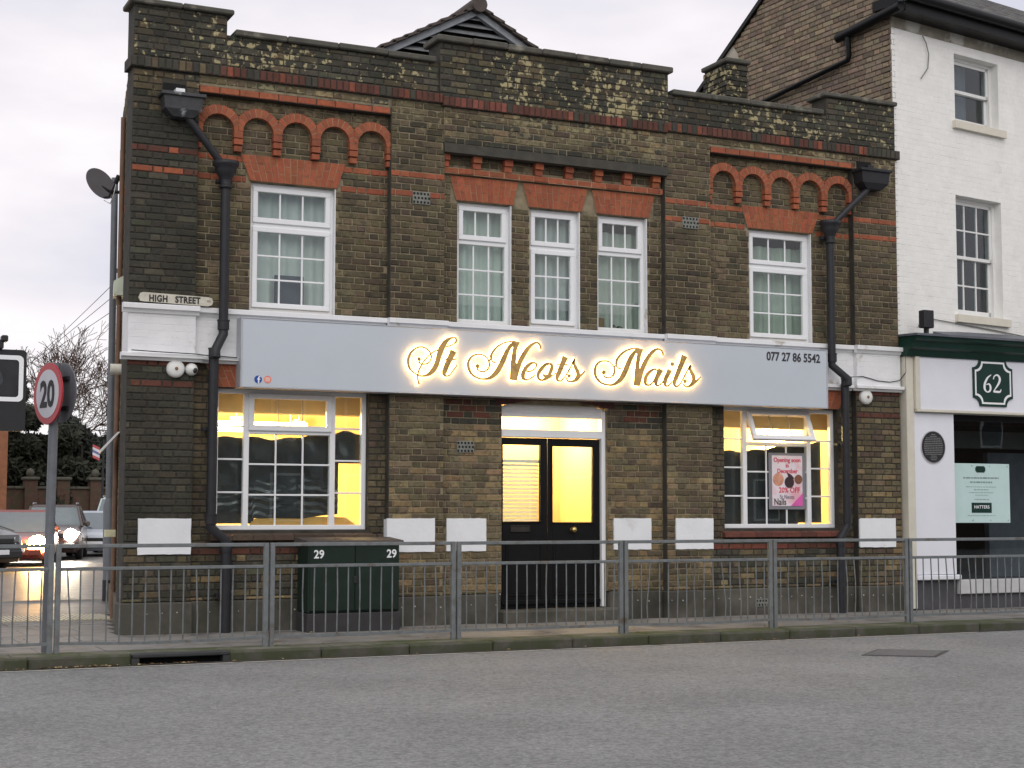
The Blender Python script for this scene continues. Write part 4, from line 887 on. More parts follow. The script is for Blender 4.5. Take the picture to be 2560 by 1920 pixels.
mb=MB(); n=len(P); mb.add([ns_.P(u,.012,z) for u,z in P]+[ns_.P(u,.3,z) for u,z in P],[tuple(range(n)),tuple(range(2*n-1,n-1,-1))]+[(i,(i+1)%n,n+(i+1)%n,n+i) for i in range(n)]); mb.fixn=True
mb.build('gable_wall',mat('mortar_brown',(.10,.08,.06),.95,var=.3,scale=10),NB)
flush('N',NB,300)
# render patch on the gable
q=MB(); pp=[(3.35,8.18),(3.72,8.22),(3.9,8.46),(3.72,8.56),(3.50,8.66),(3.38,8.5)]; q.add([ns_.P(u,-.006,z) for u,z in pp]+[ns_.P(u,.02,z) for u,z in pp],[tuple(range(6)),tuple(range(11,5,-1))]+[(i,(i+1)%6,6+(i+1)%6,6+i) for i in range(6)]); q.fixn=True; q.build('render_patch',mat('pale_render',(.42,.39,.32),.9,var=.15),NB)
def wbox(mb,W,u0,u1,y0,y1,z0,z1): add_core(mb,W,u0,u1,z0,z1,y0,y1)
# eaves: soffit shadow, gutter, slates
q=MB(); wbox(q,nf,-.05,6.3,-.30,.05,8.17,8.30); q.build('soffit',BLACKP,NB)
q=MB(); wbox(q,nf,-.04,6.3,-.315,.30,8.301,8.44); q.build('fascia',BLACKP,NB)
q=MB(); q.tube([nf.P(-.22,-.36,8.37),nf.P(6.3,-.36,8.37)],.075,12); q.build('gutter',BLACKP,NB)
SL=mat('slate',(.12,.12,.115),.8,var=.35,scale=7,bump=.3,bscale=25,col2=(.2,.19,.16),thr=(.55,.7))
q=MB(); rows=9
for j in range(rows):
    y0=-.34+j*.25; z0=8.45+j*.155
    u=-.1+(j%2)*.13
    while u<6.3:
        dz=random.uniform(-.004,.004)
        q.add([nf.P(u,y0,z0+dz),nf.P(u+.25,y0,z0+dz),nf.P(u+.25,y0+.30,z0+.165+dz),nf.P(u,y0+.30,z0+.165+dz),nf.P(u,y0,z0-.02),nf.P(u+.25,y0,z0-.02),nf.P(u+.25,y0+.3,z0+.15),nf.P(u,y0+.3,z0+.15)],[(0,1,2,3),(4,7,6,5),(0,4,5,1),(1,5,6,2),(2,6,7,3),(3,7,4,0)]); u+=.26
q.fixn=True; rf=q.build('roof_slates',SL,NB,kind='stuff')
q=MB(); v=[ns_.P(-.3,-.05,8.30),ns_.P(-.3,-.05,8.38),ns_.P(1.96,-.05,9.76),ns_.P(4.95,-.05,7.80),ns_.P(4.95,-.05,7.72),ns_.P(1.96,-.05,9.68)]
v2=[p+ns_.p*.09 for p in v]; q.add(v+v2,[(0,1,2,5),(5,2,3,4),(11,8,7,6),(10,9,8,11)]+[(a,b,b+6,a+6) for a,b in ((0,1),(1,2),(2,3),(3,4),(4,5),(5,0))]); q.fixn=True; q.build('verge',BLACKP,NB)
q=MB(); v=[nf.P(-.10,-.34,8.30),nf.P(.02,-.0,8.30),nf.P(.02,-.0,8.62),nf.P(-.10,-.34,8.47)]; v2=[p+nf.d*.05 for p in v]; q.add(v+v2,[(0,1,2,3),(7,6,5,4)]+[(i,(i+1)%4,4+(i+1)%4,4+i) for i in range(4)]); q.fixn=True; q.build('soffit_end',mat('teal_paint',(.05,.10,.10),.6),NB)
# gutter return and pipe on the gable wall
q=MB(); q.tube([ns_.P(-.3,-.09,8.22),ns_.P(.98,-.09,8.10)],.07,12); q.build('gutter',BLACKP,NB)
q=MB(); q.tube([ns_.P(.77,-.09,8.10),ns_.P(.77,-.07,7.80),ns_.P(.80,-.07,7.74),ns_.P(2.7,-.07,7.57),ns_.P(3.4,-.07,7.5)],.04,10); q.build('pipe',BLACKP,NB)
# dirty course under the eaves
q=MB(); wbox(q,nf,.0,6.2,-.012,.02,8.02,8.17); q.build('stained_course',mat('stained_paint',(.25,.23,.18),.85,var=.35,scale=6,col2=(.5,.49,.44),thr=(.5,.6)),NB)
# sash windows
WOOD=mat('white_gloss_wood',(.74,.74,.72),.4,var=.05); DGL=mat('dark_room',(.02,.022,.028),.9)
def sash_window(u0,u1,z0,z1,nx,nz):
    q=MB(); W=nf; yb=.13; t=.05
    for a,b,c,d in ((u0,u1,z1-t,z1),(u0,u0+t,z0,z1-t),(u1-t,u1,z0,z1-t),(u0,u1,z0,z0+t*.8)): wbox(q,W,a,b,yb,yb+.10,c,d)
    fr=q.build('window',WOOD,NB)
    zm=(z0+z1)/2+.0
    for k,(c,d,y0) in enumerate(((zm-.02,z1-t,yb+.02),(z0+t*.8,zm+.02,yb+.055))):
        q=MB(); s=.045; a,b=u0+t,u1-t
        for e in ((a,b,d-s,d),(a,b,c,c+(s if k==0 else .07)),(a,a+s,c,d),(b-s,b,c,d)): wbox(q,W,e[0],e[1],y0,y0+.033,e[2],e[3])
        for i in range(1,nx): x=a+s+(b-a-2*s)*i/nx; wbox(q,W,x-.011,x+.011,y0+.002,y0+.03,c+s,d-s)
        for j in range(1,nz): z=c+s+(d-c-2*s)*j/nz; wbox(q,W,a+s,b-s,y0+.0025,y0+.0295,z-.011,z+.011)
        sh=q.build('sash',WOOD,fr)
        for i in range(nx):
            for j in range(nz):
                g=MB(); xa,xb=a+s+(b-a-2*s)*i/nx,a+s+(b-a-2*s)*(i+1)/nx; za,zb=c+s+(d-c-2*s)*j/nz,c+s+(d-c-2*s)*(j+1)/nz
                wbox(g,W,xa,xb,y0+.014,y0+.018,za,zb); g.build('pane',GLASSD,sh)
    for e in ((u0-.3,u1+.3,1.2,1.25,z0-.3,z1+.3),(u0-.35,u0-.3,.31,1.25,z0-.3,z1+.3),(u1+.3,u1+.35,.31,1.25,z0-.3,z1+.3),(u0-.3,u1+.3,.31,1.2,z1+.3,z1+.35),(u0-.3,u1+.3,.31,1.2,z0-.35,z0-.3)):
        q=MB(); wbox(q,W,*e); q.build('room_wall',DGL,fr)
    q=MB(); wbox(q,W,u0-.07,u1+.10,-.06,.13,z0-.11,z0-.003); q.build('window_sill',mat('cream_sill',(.66,.62,.52),.7,var=.08),fr)
sash_window(*nwin[0],1,1); sash_window(*nwin[1],3,2)
q=MB(); wbox(q,nf,1.35,1.95,.30,.32,6.95,7.85); q.build('roller_blind',mat('blind_grey',(.13,.14,.16),.8),NB)
# cable and lamp on the wall
q=MB(); q.tube([nf.P(.62,-.03,8.0),nf.P(.68,-.04,7.9),nf.P(.74,-.035,7.75),nf.P(.72,-.03,7.55),nf.P(.58,-.02,7.38)],.008,6); tag(q.build('cable',mat('grey_cable',(.2,.2,.18),.7)),'loose grey cable hanging on the white wall under the eaves','cable')
q=MB(); q.tube([nf.P(.42,-.02,3.86),nf.P(.5,-.02,4.0),nf.P(1.2,-.02,3.97),nf.P(2.0,-.02,3.93),nf.P(3.2,-.02,3.86)],.008,6); tag(q.build('cable',MATS['grey_cable']),'thin cable running below the sill of the lower white-wall window','cable')
# shopfront
X0=10.42; SFW=mat('shopfront_white',(.74,.75,.80),.45,var=.04,scale=3); CREAM=mat('cream_paint',(.60,.57,.48),.6,var=.1); CG=mat('dark_green_paint',(.007,.034,.025),.4,var=.2,spec=.3)
def prof(name,m,a,b,P,par=NB):
    q=MB(); n=len(P); q.add([(a,y,z) for y,z in P]+[(b,y,z) for y,z in P],[tuple(range(n)),tuple(range(2*n-1,n-1,-1))]+[(i,(i+1)%n,n+(i+1)%n,n+i) for i in range(n)]); q.fixn=True; return q.build(name,m,par)
sf=prof('shopfront_cornice',CG,X0-.03,16.5,[(.3,3.42),(-.16,3.42),(-.18,3.46),(-.20,3.50),(-.27,3.53),(-.29,3.60),(-.36,3.63),(-.37,3.68),(.3,3.70)])
prof('lead_flashing',mat('lead_sheet',(.10,.11,.13),.5,var=.3,scale=8,bump=.3,bscale=12),X0-.05,16.5,[(.3,3.73),(-.40,3.705),(-.40,3.675),(.3,3.702)])
prof('lead_flashing',MATS['lead_sheet'],11.15,16.5,[(.32,3.86),(-.10,3.74),(-.10,3.725),(.32,3.74)])
box('fascia_board',SFW,NB,10.62,16.5,-.13,.1,2.70,3.42,b=.006); box('fascia_frame',CREAM,NB,10.55,16.5,-.16,.1,2.665,2.70,b=.006); box('fascia_frame',CREAM,NB,10.545,10.62,-.15,.1,2.70,3.42,b=.006); box('corner_board',CREAM,NB,10.415,10.54,-.11,.1,.02,3.42,b=.008)
pi=box('shop_pilaster',SFW,NB,10.545,11.24,-.09,.15,.47,2.662,b=.008); box('pilaster_foot',SFW,NB,10.54,11.29,-.13,.15,.40,.465,b=.01)
box('stall_riser',mat('grey_stall_riser',(.06,.058,.065),.7,var=.3,scale=5),NB,10.55,16.5,-.05,.16,0,.398); box('shop_sill',mat('dull_white_sill',(.5,.5,.5),.7,var=.12),NB,11.27,16.5,-.10,.05,.20,.395,b=.008)
box('shop_window_frame',BLACKP,NB,11.24,16.5,.10,.16,2.58,2.66); box('shop_window_frame',BLACKP,NB,11.243,11.29,.10,.16,.40,2.58); 
q=MB(); q.box(11.29,16.5,.13,.138,.40,2.58); q.build('shop_window_pane',GLASSD,NB)
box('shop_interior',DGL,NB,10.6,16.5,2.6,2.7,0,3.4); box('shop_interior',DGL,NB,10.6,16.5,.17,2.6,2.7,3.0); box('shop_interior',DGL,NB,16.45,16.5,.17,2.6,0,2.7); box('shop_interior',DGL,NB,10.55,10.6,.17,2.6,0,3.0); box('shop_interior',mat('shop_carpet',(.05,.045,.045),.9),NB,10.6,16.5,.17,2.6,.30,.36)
box('shop_partition',mat('partition',(.10,.095,.09),.8),NB,12.1,12.4,1.4,1.5,.3,2.9); box('shop_partition',mat('partition2',(.13,.125,.14),.8),NB,13.0,16.5,1.2,1.3,.36,2.2); box('shop_partition',MATS['partition'],NB,11.3,16.5,1.0,1.1,2.25,2.5)
# back body so no sky shows through
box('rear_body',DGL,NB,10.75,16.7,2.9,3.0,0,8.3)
# number sign 62
ns=thing('number_sign','dark green notched sign with white number 62 on the white fascia','sign',(11.9,-.14,3.1))
def notched(x0,x1,z0,z1,r,n=6):
    P=[]
    for cx,cz,a0 in ((x0,z0,90),(x1,z0,180),(x1,z1,270),(x0,z1,0)):
        for i in range(n+1):
            a=R(a0-90*i/n); P.append((cx+r*math.cos(a),cz+r*math.sin(a)))
    return P
MB().prism(notched(11.545,12.255,2.775,3.425,.115),-.150,-.131).build('board',CG,ns)
q=MB(); A=notched(11.575,12.225,2.805,3.395,.118); Bq=notched(11.60,12.20,2.83,3.37,.118); n=len(A); q.add([(x,-.1512,z) for x,z in A]+[(x,-.1512,z) for x,z in Bq]+[(x,-.1495,z) for x,z in A]+[(x,-.1495,z) for x,z in Bq],[(i,(i+1)%n,n+(i+1)%n,n+i) for i in range(n)]+[(i,(i+1)%n,2*n+(i+1)%n,2*n+i) for i in range(n)]); q.build('border',WHITE,ns)
q=MB(); ribbon(q,[(11.865,3.215,.010),(11.80,3.17,.026),(11.75,3.09,.036),(11.745,3.015,.034),(11.785,2.975,.018),(11.835,2.99,.028),(11.85,3.04,.034),(11.825,3.085,.022),(11.775,3.075,.010)],-.1535,-.1505)
ribbon(q,[(11.905,3.155,.016),(11.925,3.20,.016),(11.98,3.215,.024),(12.02,3.17,.036),(12.005,3.11,.034),(11.95,3.04,.020),(11.90,2.982,.012)],-.1532,-.1505); ribbon(q,[(11.90,2.985,.026),(11.97,2.982,.030),(12.02,2.985,.024),(12.04,3.02,.008)],-.1538,-.1505)
q.build('numerals',WHITE,ns)
# oval plaque
op=thing('oval_plaque','black oval plaque with small white lettering on the white shop pilaster','plaque',(10.86,-.1,2.2))
MB().disc(10.862,2.195,.225,-.102,-.088,n=36,rx=.212).build('rim',mat('silver_rim',(.55,.55,.56),.4,metal=.5),op); MB().disc(10.862,2.195,.212,-.106,-.09,n=36,rx=.199).build('plate',INK,op)
q=MB(); rnd=random.Random(2)
for i in range(15):
    z=2.365-i*.0245; h=.17*math.sqrt(max(0,1-((z-2.195)/.2)**2)); h*=(.35 if i in(0,12) else .5 if i in (1,13,14) else .95)
    x=10.862-h
    while x<10.862+h: l=rnd.uniform(.012,.03); q.box(x,min(x+l,10.862+h),-.1072,-.1055,z-.005,z+.005); x+=l+.007
q.build('lettering',mat('plaque_white',(.22,.22,.22),.6),op)
# notice in the shop window
no=thing('window_notice','pale mint notice with a dark green logo box inside the dark shop window','notice',(11.9,.1,1.17))
MINT=mat('mint_board',(.52,.68,.66),.5,var=.04); box('board',MINT,no,11.36,12.40,.112,.126,1.165,1.99,b=.003)
q=MB(); q.prism(notched(11.78,11.96,1.865,1.955,.02,3),.109,.1115); q.build('emblem',CG,no); box('logo_box',CG,no,11.70,12.06,.1085,.1115,1.305,1.445)
lettering('HATTERS',.062,WHITE,no,11.88,.1075,1.365,bold=.001,spacing=1.12,xs=.98)
GT=mat('grey_lettering',(.22,.30,.30),.6); q=MB(); rnd=random.Random(8)
for z,h,hw_,big in ((1.79,.022,.32,1),(1.73,.022,.20,1),(1.665,.008,.27,0),(1.625,.011,.13,0),(1.585,.008,.22,0),(1.55,.008,.11,0),(1.49,.010,.13,0),(1.335,.006,.1,2),(1.265,.008,.25,0)):
    if big==2: continue
    x=11.88-hw_
    while x<11.88+hw_: l=rnd.uniform(.02,.06)*(1.3 if big else 1); q.box(x,min(x+l,11.88+hw_),.1098,.1118,z-h*.5,z+h*.5); x+=l+.012
q.build('lettering',GT,no)
q=MB()
for x in (11.40,11.72,12.04,12.36):
    for z in (1.20,1.955): q.disc(x,z,.011,.1085,.112,n=10)
q.build('fixing',mat('clear_fixing',(.35,.42,.42),.3),no)
# black spot lamp standing on the cornice
sl_=thing('spot_lamp','small black box spotlight standing on the green shop cornice','lamp',(10.68,-.2,3.72))
box('lamp_head',INK,sl_,10.60,10.77,-.28,-.16,3.80,4.04,b=.008); box('stem',INK,sl_,10.66,10.70,-.25,-.19,3.71,3.80)

# ================================================================== ground
ASPH=mat('asphalt',(.235,.24,.236),.85,var=.6,scale=55,bump=1.0,bscale=110,col2=(.14,.14,.143),thr=(.45,.68),big=(.7,.88,1.1))
def sheet(name,m,P,z,parent=None,kind='structure'):
    q=MB(); q.add([(x,y,z) for x,y in P],[tuple(range(len(P)))]); o=q.build(name,m,parent)
    if kind: o['kind']=kind
    return o
RZ=-.10
sheet('ground',mat('far_ground',(.10,.10,.09),.9,var=.3,scale=.3),[(-500,-500),(500,-500),(500,500),(-500,500)],RZ-.06)
road=sheet('road',ASPH,[(-60,-40),(60,-40),(60,-2.2),(-60,-2.2)],RZ)
SASPH=mat('side_asphalt',(.10,.095,.085),.48,var=.4,scale=12,bump=.5,bscale=60,col2=(.055,.052,.047),thr=(.45,.6))
sheet('side_road',SASPH,[(-60,6.9),(4,6.9),(60,160),(-60,160)],RZ+.004)
PAVB=mat('pavement_joint',(.075,.07,.058),.95,var=.4,scale=6)
pav=sheet('pavement',PAVB,[(-12,-2.2),(30,-2.2),(30,7.0),(-12,7.0)],-.016)
SLAB=mat('paving_slab',(.21,.205,.19),.7,var=.25,scale=4,bump=.3,bscale=60,col2=(.11,.105,.095),thr=(.5,.66))
MOSSY=mat('mossy_paving',(.13,.13,.10),.9,var=.3,scale=5,bump=.4,bscale=50,col2=(.06,.075,.028),thr=(.42,.56))
rnd=random.Random(11)
def slab(x0,x1,y0,y1,m=SLAB): 
    dz=rnd.uniform(-.004,.002); return box('paving_slab',m,pav,x0+.004,x1-.004,y0+.004,y1-.004,-.03,dz,b=.004)
ys=[-2.14,-1.80,-1.20,-.60,0.0]
for r,(a,b) in enumerate(zip(ys,ys[1:])):
    x=-2.6+(r%2)*.3
    while x<17:
        l=.6 if r>0 else .6
        slab(x,x+l,a,b,MOSSY if r==0 else SLAB); x+=l
for r,(a,b) in enumerate(((.0,.6),(.6,1.2),(1.2,1.8),(1.8,2.4))):
    x=-2.4+(r%2)*.3
    while x<-.1+a*.158: slab(x,min(x+.6,-.01+a*.158),a,b); x+=.6
# tactile strip
tb=box('tactile_base',mat('tactile_paving',(.27,.25,.18),.6,var=.2,scale=6),pav,-3,.50,2.45,3.55,-.03,.001)
q=MB()
for i in range(62): x=-2.95+i*.055; q.bbox(x,x+.03,2.50,3.50,-.005,.012,.003)
o=q.build('tactile_ridges',mat('tactile_ridge',(.40,.37,.27),.5,var=.15),tb); o['kind']='stuff'
sheet('side_pavement',mat('worn_tarmac',(.13,.12,.105),.5,var=.3,scale=5,bump=.3,bscale=40,col2=(.075,.07,.06),thr=(.45,.6)),[(-12,3.56),(1.2,3.56),(1.2,6.85),(-12,6.85)],-.004)
# kerbs
KERB=mat('granite_kerb',(.070,.068,.052),.85,var=.35,scale=10,bump=.3,bscale=60,col2=(.045,.052,.024),thr=(.42,.58))
x=-3.1
while x<17:
    if not (-.25<x+.45<.62): box('kerb_stone',KERB,pav,x+.004,x+.906,-2.29,-2.145,RZ-.05,rnd.uniform(-.004,.004),b=.016)
    x+=.91
gl=thing('gully_grating','dark kerb drain inlet in the gutter below the left railings','drain',(.1,-2.25,-.1))
box('lintel',mat('drain_iron',(.03,.03,.032),.6,var=.3),gl,-.36,.54,-2.295,-2.145,-.035,.002,b=.008); box('back',HOLE,gl,-.36,.54,-2.17,-2.15,-.2,-.036); box('jamb',MATS['drain_iron'],gl,-.37,-.30,-2.29,-2.16,-.16,-.036); box('jamb',MATS['drain_iron'],gl,.48,.545,-2.29,-2.16,-.16,-.036)
x=-6
i=0
while x<1.3: box('kerb_stone',mat('pale_kerb',(.28,.26,.21),.7,var=.2,scale=8),pav,x+.004,x+.906,6.86,7.0,RZ-.05,.012,b=.012); x+=.91
# worn white line and channel dirt along the kerb
LINE=mat('worn_road_paint',(.50,.49,.44),.8,var=.25,scale=10,col2=(.20,.198,.195),thr=(.56,.64)); 
q=MB(); xs=[-6+.5*i for i in range(32)]
for a,b in zip(xs,xs[1:]): q.add([(a,-2.44,RZ+.004),(b,-2.44,RZ+.004),(b,-2.385,RZ+.004),(a,-2.385,RZ+.004)],[(0,1,2,3)])
q.build('painted_line',LINE,road)
sheet('gutter_dirt',mat('channel_dirt',(.05,.045,.037),.9,var=.5,scale=9,bump=.4),[(-6,-2.36),(14,-2.36),(14,-2.28),(-6,-2.28)],RZ+.006,road,None)
# manhole cover outline
mh=thing('manhole_cover','dark diamond-framed inspection cover set in the road','manhole',(7.0,-4.15,RZ))
P=[(6.35,-4.25),(6.95,-3.75),(7.5,-4.2),(6.9,-4.7)]
IR=mat('cover_iron',(.055,.05,.048),.7,var=.4,scale=14,bump=.4,bscale=60)
c=(6.925,-4.22)
def scaled(P,s): return [(c[0]+(x-c[0])*s,c[1]+(y-c[1])*s) for x,y in P]
for nm,s0,z0,m_ in (('frame',1.0,RZ+.005,IR),('lid',.90,RZ+.009,mat('lid_infill',(.12,.118,.12),.85,var=.4,scale=30,bump=.5))):
    q=MB(); A=scaled(P,s0); q.add([(x,y,z0) for x,y in A]+[(x,y,RZ-.03) for x,y in A],[(0,1,2,3)]+[(i,(i+1)%4,4+(i+1)%4,4+i) for i in range(4)]); q.fixn=True; q.build(nm,m_,mh)
# leaf litter in the gutter
q=MB(); rnd=random.Random(5); LC=[(.30,.2,.08),(.2,.12,.05),(.35,.28,.14),(.16,.1,.05)]
for i in range(150):
    if i<90: x=rnd.uniform(-2.2,.2); yy=-2.31-abs(rnd.gauss(0,.035)); z=RZ+.012
    elif i<120: x=rnd.uniform(-2,9); yy=-2.32-abs(rnd.gauss(0,.03)); z=RZ+.012
    else: x=rnd.uniform(-2,9); yy=rnd.uniform(-2.1,-.2); z=.008
    a=rnd.uniform(0,6.28); s=rnd.uniform(.015,.035); q.col=rnd.choice(LC); t=rnd.uniform(-.012,.012)
    ca,sa=math.cos(a)*s,math.sin(a)*s; q.add([(x-ca,yy-sa,z),(x+sa*.5,yy-ca*.5,z+.006+t*.3),(x+ca,yy+sa,z+.004),(x-sa*.5,yy+ca*.5,z+.012)],[(0,1,2),(0,2,3)])
o=q.build('leaf_litter',mat('dead_leaf',attr=True,rough=.8,var=.2),None,colors=True); tag(o,'scattered dead leaves and litter in the gutter and on the pavement','leaves',kind='stuff')

# ================================================================== guard railings
def railing(label,seed,ext=None):
    t=thing('guard_rail',label,'railing',(0,0,0),group='pedestrian guard rail panels along the kerb')
    L=1.95; rn=random.Random(seed)
    for x in (.0,L-.045): MB().bbox(x,x+.045,-.022,.022,-.02,1.0,.004).build('post',GALV,t,local=True)
    MB().bbox(.045,L-.045,-.018,.018,.965,1.0,.004).build('top_rail',GALV,t,local=True); MB().bbox(.045,L-.045,-.015,.015,.755,.787,.004).build('mid_rail',GALV,t,local=True)
    q=MB(); sag=rn.uniform(.0,.02); n=8
    pts=[(.045+(L-.09)*i/n,0,.09-sag*math.sin(math.pi*i/n)) for i in range(n+1)]
    for a,b in zip(pts,pts[1:]): q.add([(a[0],-.014,a[2]-.014),(b[0],-.014,b[2]-.014),(b[0],.014,b[2]-.014),(a[0],.014,a[2]-.014),(a[0],-.014,a[2]+.014),(b[0],-.014,b[2]+.014),(b[0],.014,b[2]+.014),(a[0],.014,a[2]+.014)],[(0,3,2,1),(4,5,6,7),(0,1,5,4),(1,2,6,5),(2,3,7,6),(3,0,4,7)])
    q.build('bottom_rail',GALV,t,local=True)
    nb=16
    for i in range(nb):
        x=.045+(L-.09)*(i+.5)/nb; b1=rn.gauss(0,.012) if rn.random()<.5 else 0; b2=rn.gauss(0,.02) if rn.random()<.3 else 0
        MB().tube([(x,0,.76),(x+b2*.5,b1,.5),(x+b2,b1*.6,.3),(x+b2*.8,0,.09)],.0075,6).build('bar',GALV,t,local=True)
    return t
posts=[-4.96,-2.99,-1.01,1.03,3.02,5.0,6.95,8.9,10.86]
rl={1:'guard rail panel at the left edge of the picture',2:'guard rail panel between the 20 sign pole and the building corner',3:'guard rail panel in front of the green cabinet',4:'guard rail panel in front of the door, left of its knob side post',5:'guard rail panel between the door and the right shop window',6:'guard rail panel in front of the right drainpipe',7:'guard rail panel in front of the white shopfront'}
rl={1:'guard rail panel at the left picture edge, left of the 20 sign pole',2:'guard rail panel in front of the building corner, next right from the 20 sign pole',3:'guard rail panel in front of the green cabinet',4:'guard rail panel in front of the black double door',5:'guard rail panel in front of the white stones right of the door',6:'guard rail panel in front of the right shop window and its drainpipe',7:'guard rail panel in front of the white shopfront, farthest right'}
for i in range(1,8):
    t=railing(rl[i],i); a,b=posts[i],posts[i+1]; t.location=(a+.009,-1.9,0); s=(b-a-.018)/1.95; t.scale=(s,1,1)

# ================================================================== green cabinet
cb=thing('utility_cabinet','dark green twin-door street cabinet with white 29 on each door','cabinet',(2.45,-.25,0))
box('plinth',mat('cabinet_base',(.035,.033,.035),.8,var=.3),cb,1.90,2.98,-.44,-.04,-.01,.20,b=.01)
box('body',DGREEN,cb,1.91,2.97,-.43,-.04,.202,.955,b=.012)
q=MB(); v=[(1.87,-.48,.955),(3.01,-.48,.955),(3.01,-.03,.955),(1.87,-.03,.955),(1.88,-.47,.99),(3.0,-.47,.99),(3.0,-.03,1.02),(1.88,-.03,1.02)]; q.add(v,[(0,3,2,1),(4,5,6,7),(0,1,5,4),(1,2,6,5),(2,3,7,6),(3,0,4,7)]); q.build('lid',mat('cabinet_lid',(.06,.05,.045),.7,var=.4,scale=8),cb)
for k,(a,b) in enumerate(((1.925,2.44),(2.447,2.955))):
    d=box('cabinet_door',DGREEN,cb,a,b,-.447,-.425,.225,.945,b=.006)
    lettering('29',.125,WHITE,d,a+.10 if k==0 else b-.085,-.4485,.80,bold=.003,xs=.95)
box('lock',INK,cb,2.425,2.465,-.458,-.44,.52,.60,b=.004)

# ================================================================== 20 sign
tw=thing('speed_sign','round red and white 20 speed sign on a grey pole by the railings','road sign',(-1.02,-1.68,0))
GP=mat('grey_pole_paint',(.13,.14,.155),.5,var=.2,scale=8)
MB().tube([(-1.035,-1.68,-.02),(-1.015,-1.68,2.70)],.045,16).build('pole',GP,tw)
nv=Vector((-.955,-.297,0)); an=math.atan2(nv.y,nv.x)+math.pi/2
T=Matrix.Translation((-1.075,-1.70,2.405)) @ Matrix.Rotation(an,4,'Z')
SR=mat('sign_red',(.42,.03,.04),.4,var=.1); SWT=mat('sign_white',(.55,.55,.60),.4,var=.08)
MB().disc(0,0,.292,-.004,.004,n=40,T=T).build('rim',SR,tw); d=MB().disc(0,0,.287,-.010,-.0045,n=40,T=T).build('plate',SR,tw); MB().disc(0,0,.228,-.0125,-.0103,n=40,T=T).build('face',SWT,tw)
lettering('20',.34,INK,tw,0,0,0,bold=.012,xs=.86,T=T@Matrix.Translation((0,-.0140,-.118)),name='numerals')
T2=Matrix.Translation((-.945,-1.675,2.42)) @ Matrix.Rotation(an,4,'Z')
MB().disc(0,0,.285,-.006,.004,n=40,T=T2).build('rear_plate',GP,tw)
for z in (2.27,2.55): q=MB(); q.bbox(-.16,.16,.01,.03,z-2.42-.02,z-2.42+.02,.004,T=T); q.bbox(-.16,.16,-.03,-.01,z-2.42-.02,z-2.42+.02,.004,T=T2); q.build('clip',INK,tw)
# traffic signal at the picture edge
ts=thing('traffic_signal','black traffic signal head with a white-bordered box at the left picture edge','traffic light',(-1.66,-2.0,0))
MB().tube([(-1.72,-1.93,0),(-1.72,-1.93,2.85)],.055,14).build('pole',GP,ts)
def rrect(x0,x1,z0,z1,r,n=5):
    P=[]
    for cx,cz,a0 in ((x1-r,z1-r,0),(x0+r,z1-r,90),(x0+r,z0+r,180),(x1-r,z0+r,270)):
        for i in range(n+1): a=R(a0+90*i/n); P.append((cx+r*math.cos(a),cz+r*math.sin(a)))
    return P
SBK=mat('signal_black',(.012,.012,.014),.5,var=.2)
MB().prism(rrect(-1.98,-1.325,2.03,2.775,.04),-2.02,-1.98).build('backing_board',SBK,ts); box('housing',SBK,ts,-1.90,-1.40,-1.98,-1.86,2.08,2.72,b=.03)
A=rrect(-1.94,-1.352,2.30,2.722,.045); Bq=rrect(-1.90,-1.392,2.34,2.682,.03); n=len(A); q=MB(); q.add([(x,-2.026,z) for x,z in A]+[(x,-2.026,z) for x,z in Bq]+[(x,-2.019,z) for x,z in A]+[(x,-2.019,z) for x,z in Bq],[(i,(i+1)%n,n+(i+1)%n,n+i) for i in range(n)]+[(i,(i+1)%n,2*n+(i+1)%n,2*n+i) for i in range(n)]+[(n+i,n+(i+1)%n,3*n+(i+1)%n,3*n+i) for i in range(n)]); q.build('white_border',WHITE,ts)
MB().prism(rrect(-1.89,-1.40,2.35,2.675,.02),-2.024,-2.019).build('lamp_panel',mat('panel_dark',(.025,.026,.03),.3),ts); MB().disc(-1.63,2.50,.10,-2.03,-2.022,n=24).build('lens',mat('unlit_lens',(.05,.055,.06),.25),ts)
box('hood',SBK,ts,-1.60,-1.535,-2.06,-1.94,2.775,2.86,b=.01); box('hood',SBK,ts,-1.56,-1.50,-2.08,-1.98,2.84,2.90,b=.01)
# lamp column on the side street
lc=thing('lamp_column','grey steel street column standing by the side wall','lamp post',(1.17,6.66,0))
MB().tube([(1.17,6.66,.3),(1.15,6.66,1.38),(1.145,6.66,1.5)],[.092,.092,.056],18).build('base_compartment',GP,lc); MB().tube([(1.17,6.66,-.05),(1.17,6.66,.30)],.098,18).build('root',INK,lc)
MB().tube([(1.145,6.66,1.49),(1.12,6.66,6.3)],[.056,.05],16).build('shaft',GP,lc)

